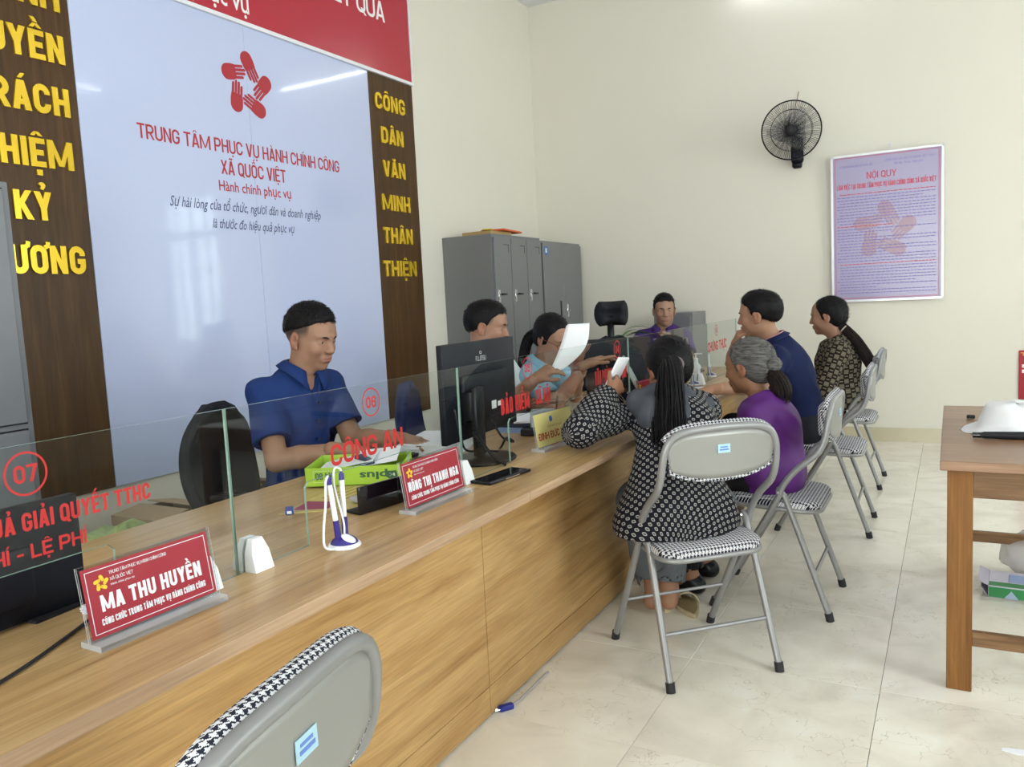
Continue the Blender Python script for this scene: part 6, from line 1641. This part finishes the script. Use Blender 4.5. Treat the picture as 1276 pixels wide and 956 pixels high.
for s in (1, -1):
    b.tube([Vector(Lh(V3(s*.032+.020*math.cos(t), .104-.006*abs(math.cos(t)), .002+.015*math.sin(t)))) for t in [2*PI*k/18 for k in range(18)]], .0016, 5, closed=True)
    b.tube([Vector(Lh(V3(s*.052, .098, .006))), Vector(Lh(V3(s*.078, .03, .008))), Vector(Lh(V3(s*.080, -.008, .004)))], .0016, 5)
b.tube([Vector(Lh(V3(-.012, .105, .003))), Vector(Lh(V3(.012, .105, .003)))], .0016, 5)
add_local(r3, 'spectacles', b, mat('dark_red_frame', (.12, .02, .02), .3), i3['inv'])
# the papers held between two hands
r = thing('held_papers', 'white sheets held up between the man in white and the woman in pale blue', 'papers', (-1.5, 3.25, .93))
for k, dz in ((0, 0), (1, .012)):
    def sheet(u, v):
        A_, B_, C_, D_ = V3(-1.570, 3.170, .945), V3(-1.508, 3.200, .970), V3(-1.497, 3.240, 1.165), V3(-1.412, 3.285, 1.165)
        p = (A_*(1-u)+B_*u)*(1-v)+(C_*(1-u)+D_*u)*v+V3(.030, .0, -.008)*math.sin(PI*v)*(.3+u)
        return Vector(p+V3(dz, -dz, dz*.5)-V3(r.location))
    b = MB(); b.grid(sheet, 8, 14); b.build('sheet', M['paper'], r, smooth=80, solid=.0008)

# --- 4: man in the purple shirt at the far end
c4 = dict(P=(-1.99, 6.13, .54), N=(-1.975, 6.095, 1.015), H=(-1.965, 6.075, 1.155), yaw=-66, pitch=4, skin=skin2, hs=1.03, hh=.004,
          shL=(-1.825, 6.09, .955), shR=(-2.135, 6.04, .955), elL=(-1.74, 5.93, .80), elR=(-2.20, 5.82, .80), wrL=(-1.80, 5.72, .92), wrR=(-1.98, 5.70, .80), hipdir=(1, .1, 0),
          handL=dict(d=(-.2, .1, .5), n=(-.8, .3, .2), curl=.75), handR=dict(d=(.7, -.5, -.1), n=(0, 0, -1), curl=.3), hair=dict(mat=H_BLACK, style='short', top=.016, side=.004), stubble=(.06, .04, .035), bw=1.06, fat=1.12,
          shirt=dict(mat=mat('violet_shirt_cloth', (.055, .024, .15), .7, bump=.2, bscale=800), sleeve=.85, aw=1.4, seed=5, vneck=.08, g=.012), trousers=dict(mat=bpy.data.materials['black_trousers']), shoes=M['black'])
c4['shirt']['collar'] = c4['shirt']['mat']; c4['legL'], c4['legR'] = legs_for(c4['P'], (.1, -1), (1, .1))
person('man in a violet shirt seated at the far end looking at the camera', c4)

# --- 5: woman in the black and white jacket, seen from behind
jacket = motif('black_jacket_print', .0135, (.005, .005, .010), (.30, .29, .275), 'rings')
c5 = dict(P=(-.850, 2.685, .545), N=(-.945, 2.965, .885), H=(-.980, 3.065, .982), yaw=131, pitch=18, fem=True, skin=skin3, hs=1.0, bw=.96, fat=1.0,
          shL=(-1.065, 2.850, .850), shR=(-.835, 3.020, .835), elL=(-1.155, 2.575, .815), elR=(-.90, 3.25, .72), wrL=(-1.115, 2.775, .925), wrR=(-1.085, 3.30, .785), hipdir=(-.71, -.70, 0), bend=(.02, -.02, .02),
          handL=dict(d=(.15, .65, .25), n=(-.8, .3, -.2), curl=.55), handR=dict(d=(-.9, .1, 0), n=(0, 0, -1), curl=.3),
          hair=dict(mat=H_BLACK, style='long', vol=.014, tie=((-.918, 2.960, 1.014), (.3, -.95, .05), .026, mat('mauve_hair_tie', (.22, .14, .17), .6)),
              tails=[dict(name='ponytail', path=[(-.945, 2.99, 1.010), (-.925, 2.925, 1.015), (-.905, 2.85, .975), (-.890, 2.785, .91), (-.878, 2.74, .84), (-.862, 2.70, .765), (-.855, 2.68, .70)], r=(.030, .074), n=420, rs=.0030, wob=.010)]),
          shirt=dict(name='jacket', mat=jacket, sleeve=1.98, aw=1.45, puff=1.05, seed=6, wr=.007, wf=20, g=.022, uv=True, hem=-.085, skirt=(.235, .165, .20, -.085), h=.006, nk=.02,
              extra=[dict(name='hood', mat=mat('charcoal_hood_cloth', (.065, .07, .085), .9, bump=.3, bscale=700), lo=(-1.2, 2.7, .68), hi=(-.7, 3.2, 1.05), k=.035,
                  cones=[((-1.04, 2.87, .905), (-1.01, 2.79, .890), .028, .040), ((-1.01, 2.79, .890), (-.95, 2.745, .845), .040, .044), ((-.95, 2.745, .845), (-.87, 2.775, .820), .044, .044), ((-.87, 2.775, .820), (-.815, 2.86, .835), .044, .040), ((-.815, 2.86, .835), (-.80, 2.95, .865), .040, .030), ((-.96, 2.84, .91), (-.87, 2.89, .89), .05, .05), ((-.95, 2.77, .875), (-.86, 2.82, .86), .045, .045)])]),
          trousers=dict(mat=mat('grey_trousers', (.10, .11, .12), .9), g=.02, len=.94))
c5['legL'] = [V3(-.88, 2.66, .53), V3(-1.10, 2.98, .47), V3(-1.055, 3.03, .095), V3(-1.03, 3.19, .03)]
c5['legR'] = [V3(-.75, 2.76, .53), V3(-1.00, 3.12, .50), V3(-.985, 3.00, .115), V3(-1.02, 3.15, .035)]
r5, i5 = person('woman with a long black ponytail and black and white patterned jacket, back to the camera', c5)
b = MB(); b.tube(catmull([(-1.06, 2.85, .925), (-.985, 2.80, .80), (-.93, 2.72, .70), (-.95, 2.66, .60)], 6), .006, 6); b.rbox((-1.02, 2.765, .76), (.018, .016, .02), .003, 1)
b = MB(); b.rbox((-1.125, 2.865, .985), (.010, .075, .15), .004, 2, rot=Matrix.Rotation(.5, 3, 'Y') @ Matrix.Rotation(-.2, 3, 'Z')); 
tag(b.build('handset', M['white'], smooth=40), 'white phone held by the woman with the ponytail', 'phone')
beige = mat('beige_slipper', (.45, .38, .24), .7, var=.1, vscale=30); beige2 = mat('worn_insole', (.26, .19, .10), .8, var=.2, vscale=30)
for nm, lab, loc, rz, pr in (('a', 'beige slipper lying loose under the nearest seat', (-.945, 3.105, 0), .55, .0), ('b', 'beige slipper under the foot beside the loose one', (-1.035, 3.135, 0), .25, .0)):
    r = thing('slipper', lab, 'slipper', loc, rz, 'beige slippers')
    def sole(s=1): return [((.036+.010*math.cos(2*a)+.004*math.sin(a))*math.cos(a)*s, .118*math.sin(a)*s) for a in [2*PI*k/26 for k in range(26)]]
    b = MB(); b.prism(sole(), Matrix.Identity(4), .018); b.build('sole', beige, r); b = MB(); b.prism(sole(.86), Matrix.Translation((0, 0, .018)), .002); b.build('insole', beige2, r)
    b = MB(); b.grid(lambda u, v: Vector(((.052-.008*v)*math.cos(PI*u), .005+.075*v, .012+(.050-.018*v)*math.sin(PI*u))), 12, 5); b.build('strap', beige, r, smooth=60, solid=.005)

# --- 6: grey haired woman in purple
c6 = dict(P=(-.675, 3.39, .53), N=(-.715, 3.475, .815), H=(-.765, 3.500, .950), yaw=163, pitch=6, fem=True, skin=(.27, .13, .072), hs=1.0, age=1, bw=.88, fat=1.1, neck_r=.040,
          shL=(-.700, 3.330, .755), shR=(-.720, 3.60, .755), elL=(-.66, 3.235, .575), elR=(-.72, 3.68, .58), wrL=(-.83, 3.33, .585), wrR=(-.86, 3.52, .585), hipdir=(0, -1, 0), bend=(.03, 0, 0),
          handL=dict(d=(-.7, .6, -.1), n=(-.2, .1, -.9), curl=.4), handR=dict(d=(-.6, -.7, -.1), n=(0, 0, -1), curl=.4),
          hair=dict(mat=H_GREY, style='long', vol=.010, tie=((-.672, 3.468, .935), (.8, -.1, -.5), .016, mat('silver_clip', (.6, .58, .55), .3)),
              blobs=[dict(name='hair_knot', c=(-.652, 3.452, .968), r=(.036, .033, .032))],
              tails=[dict(name='hair_tail', path=[(-.685, 3.47, .945), (-.655, 3.455, .925), (-.628, 3.44, .890), (-.618, 3.435, .855), (-.630, 3.435, .835)], r=(.024, .050), n=260, mat=H_BROWN, rs=.0026)]),
          shirt=dict(name='tunic', mat=mat('purple_tunic_cloth', (.088, .008, .160), .6, bump=.2, bscale=600), sleeve=1.25, aw=1.65, puff=1.1, seed=7, wr=.006, wf=22, g=.020, hem=-.075, skirt=(.185, .150, .13, -.015), nk=.014),
          trousers=dict(mat=mat('black_silk_trousers', (.012, .011, .014), .5), g=.02), shoes=M['black'])
c6['legL'], c6['legR'] = legs_for(c6['P'], (-1, 0), (0, -1), kn=.36)
person('elderly grey haired woman in a purple tunic with hair tied at the back', c6)

# --- 7: man in the navy shirt
navy = mat('navy_polo_cloth', (.007, .013, .055), .75, bump=.25, bscale=800)
c7 = dict(P=(-.700, 4.50, .545), N=(-.835, 4.435, .995), H=(-.905, 4.420, 1.140), yaw=178, pitch=2, skin=(.35, .185, .115), hs=1.03, bw=1.0, fat=1.0, neck_r=.050,
          shL=(-.795, 4.270, .925), shR=(-.820, 4.620, .925), elL=(-.850, 4.135, .800), elR=(-1.07, 4.62, .785), wrL=(-1.055, 3.965, .795), wrR=(-1.045, 4.455, .985), hipdir=(0, -1, 0), bend=(.02, 0, .02),
          handL=dict(d=(-.8, -.45, -.12), n=(0, 0, -1), curl=.3), handR=dict(d=(.35, -.35, .75), n=(.6, .0, .3), curl=.7),
          hair=dict(mat=H_BLACK, style='short', top=.018, side=.011), stubble=(.05, .035, .03),
          shirt=dict(name='polo_shirt', mat=navy, sleeve=.80, aw=1.5, seed=8, wr=.005, wf=20, g=.013, hem=-.06, collar=navy, cr=.066), trousers=dict(mat=mat('black_work_trousers', (.016, .016, .022), .8), g=.018), shoes=mat('brown_sandal', (.16, .09, .06), .6))
c7['legL'], c7['legR'] = legs_for(c7['P'], (-1, 0), (0, -1), kn=.40, an_back=-.02)
r7, i7 = person('man in a navy shirt leaning on the counter with a hand at his chin', c7)
# pinkish collar trim
N7 = V3(c7['N']); nd7 = unit(V3(c7['H'])-N7+unit(N7-V3(c7['P']))*.15); b = MB()
u7 = Vector(nd7).orthogonal().normalized(); v7 = Vector(nd7).cross(u7)
b.tube([Vector(N7+nd7*.040)+u7*.072*math.cos(a)+v7*.072*math.sin(a) for a in [2*PI*k/24 for k in range(24)]], .0035, 6, closed=True); add_local(r7, 'collar_trim', b, mat('pink_trim', (.40, .20, .22), .7), i7['inv'], smooth=60)

# --- 8: woman in the brown check blouse
chk = motif('brown_check_print', .030, (.014, .010, .008), (.20, .165, .12), 'check')
c8 = dict(P=(-.640, 5.58, .55), N=(-.655, 5.560, .935), H=(-.705, 5.555, 1.085), yaw=176, pitch=4, fem=True, skin=skin1, hs=1.02, bw=1.06, fat=1.1,
          shL=(-.625, 5.385, .870), shR=(-.655, 5.735, .870), elL=(-.700, 5.315, .645), elR=(-.74, 5.80, .65), wrL=(-.90, 5.40, .68), wrR=(-.95, 5.70, .68), hipdir=(0, -1, 0),
          handL=dict(d=(-.8, .3, -.1), n=(0, 0, -1), curl=.4), handR=dict(d=(-.8, -.3, -.1), n=(0, 0, -1), curl=.4),
          hair=dict(mat=H_BLACK, style='long', vol=.010, tie=((-.605, 5.535, 1.005), (.7, -.1, -.6), .026, mat('cream_hair_band', (.55, .48, .36), .7)),
              tails=[dict(name='ponytail', path=[(-.635, 5.545, 1.04), (-.59, 5.53, .995), (-.53, 5.50, .93), (-.485, 5.485, .86), (-.45, 5.475, .80), (-.43, 5.47, .77)], r=(.026, .036), n=200, mat=H_BROWN, rs=.0032)]),
          shirt=dict(name='blouse', mat=chk, sleeve=1.55, aw=1.65, seed=9, wr=.004, wf=20, g=.018, uv=True, hem=-.10, skirt=(.20, .15, .15, -.02), nk=.030), trousers=dict(mat=bpy.data.materials['black_silk_trousers'], g=.02), shoes=M['black'])
c8['legL'], c8['legR'] = legs_for(c8['P'], (-1, 0), (0, -1), kn=.38)
person('woman in a black and cream check blouse with a long brown ponytail', c8)
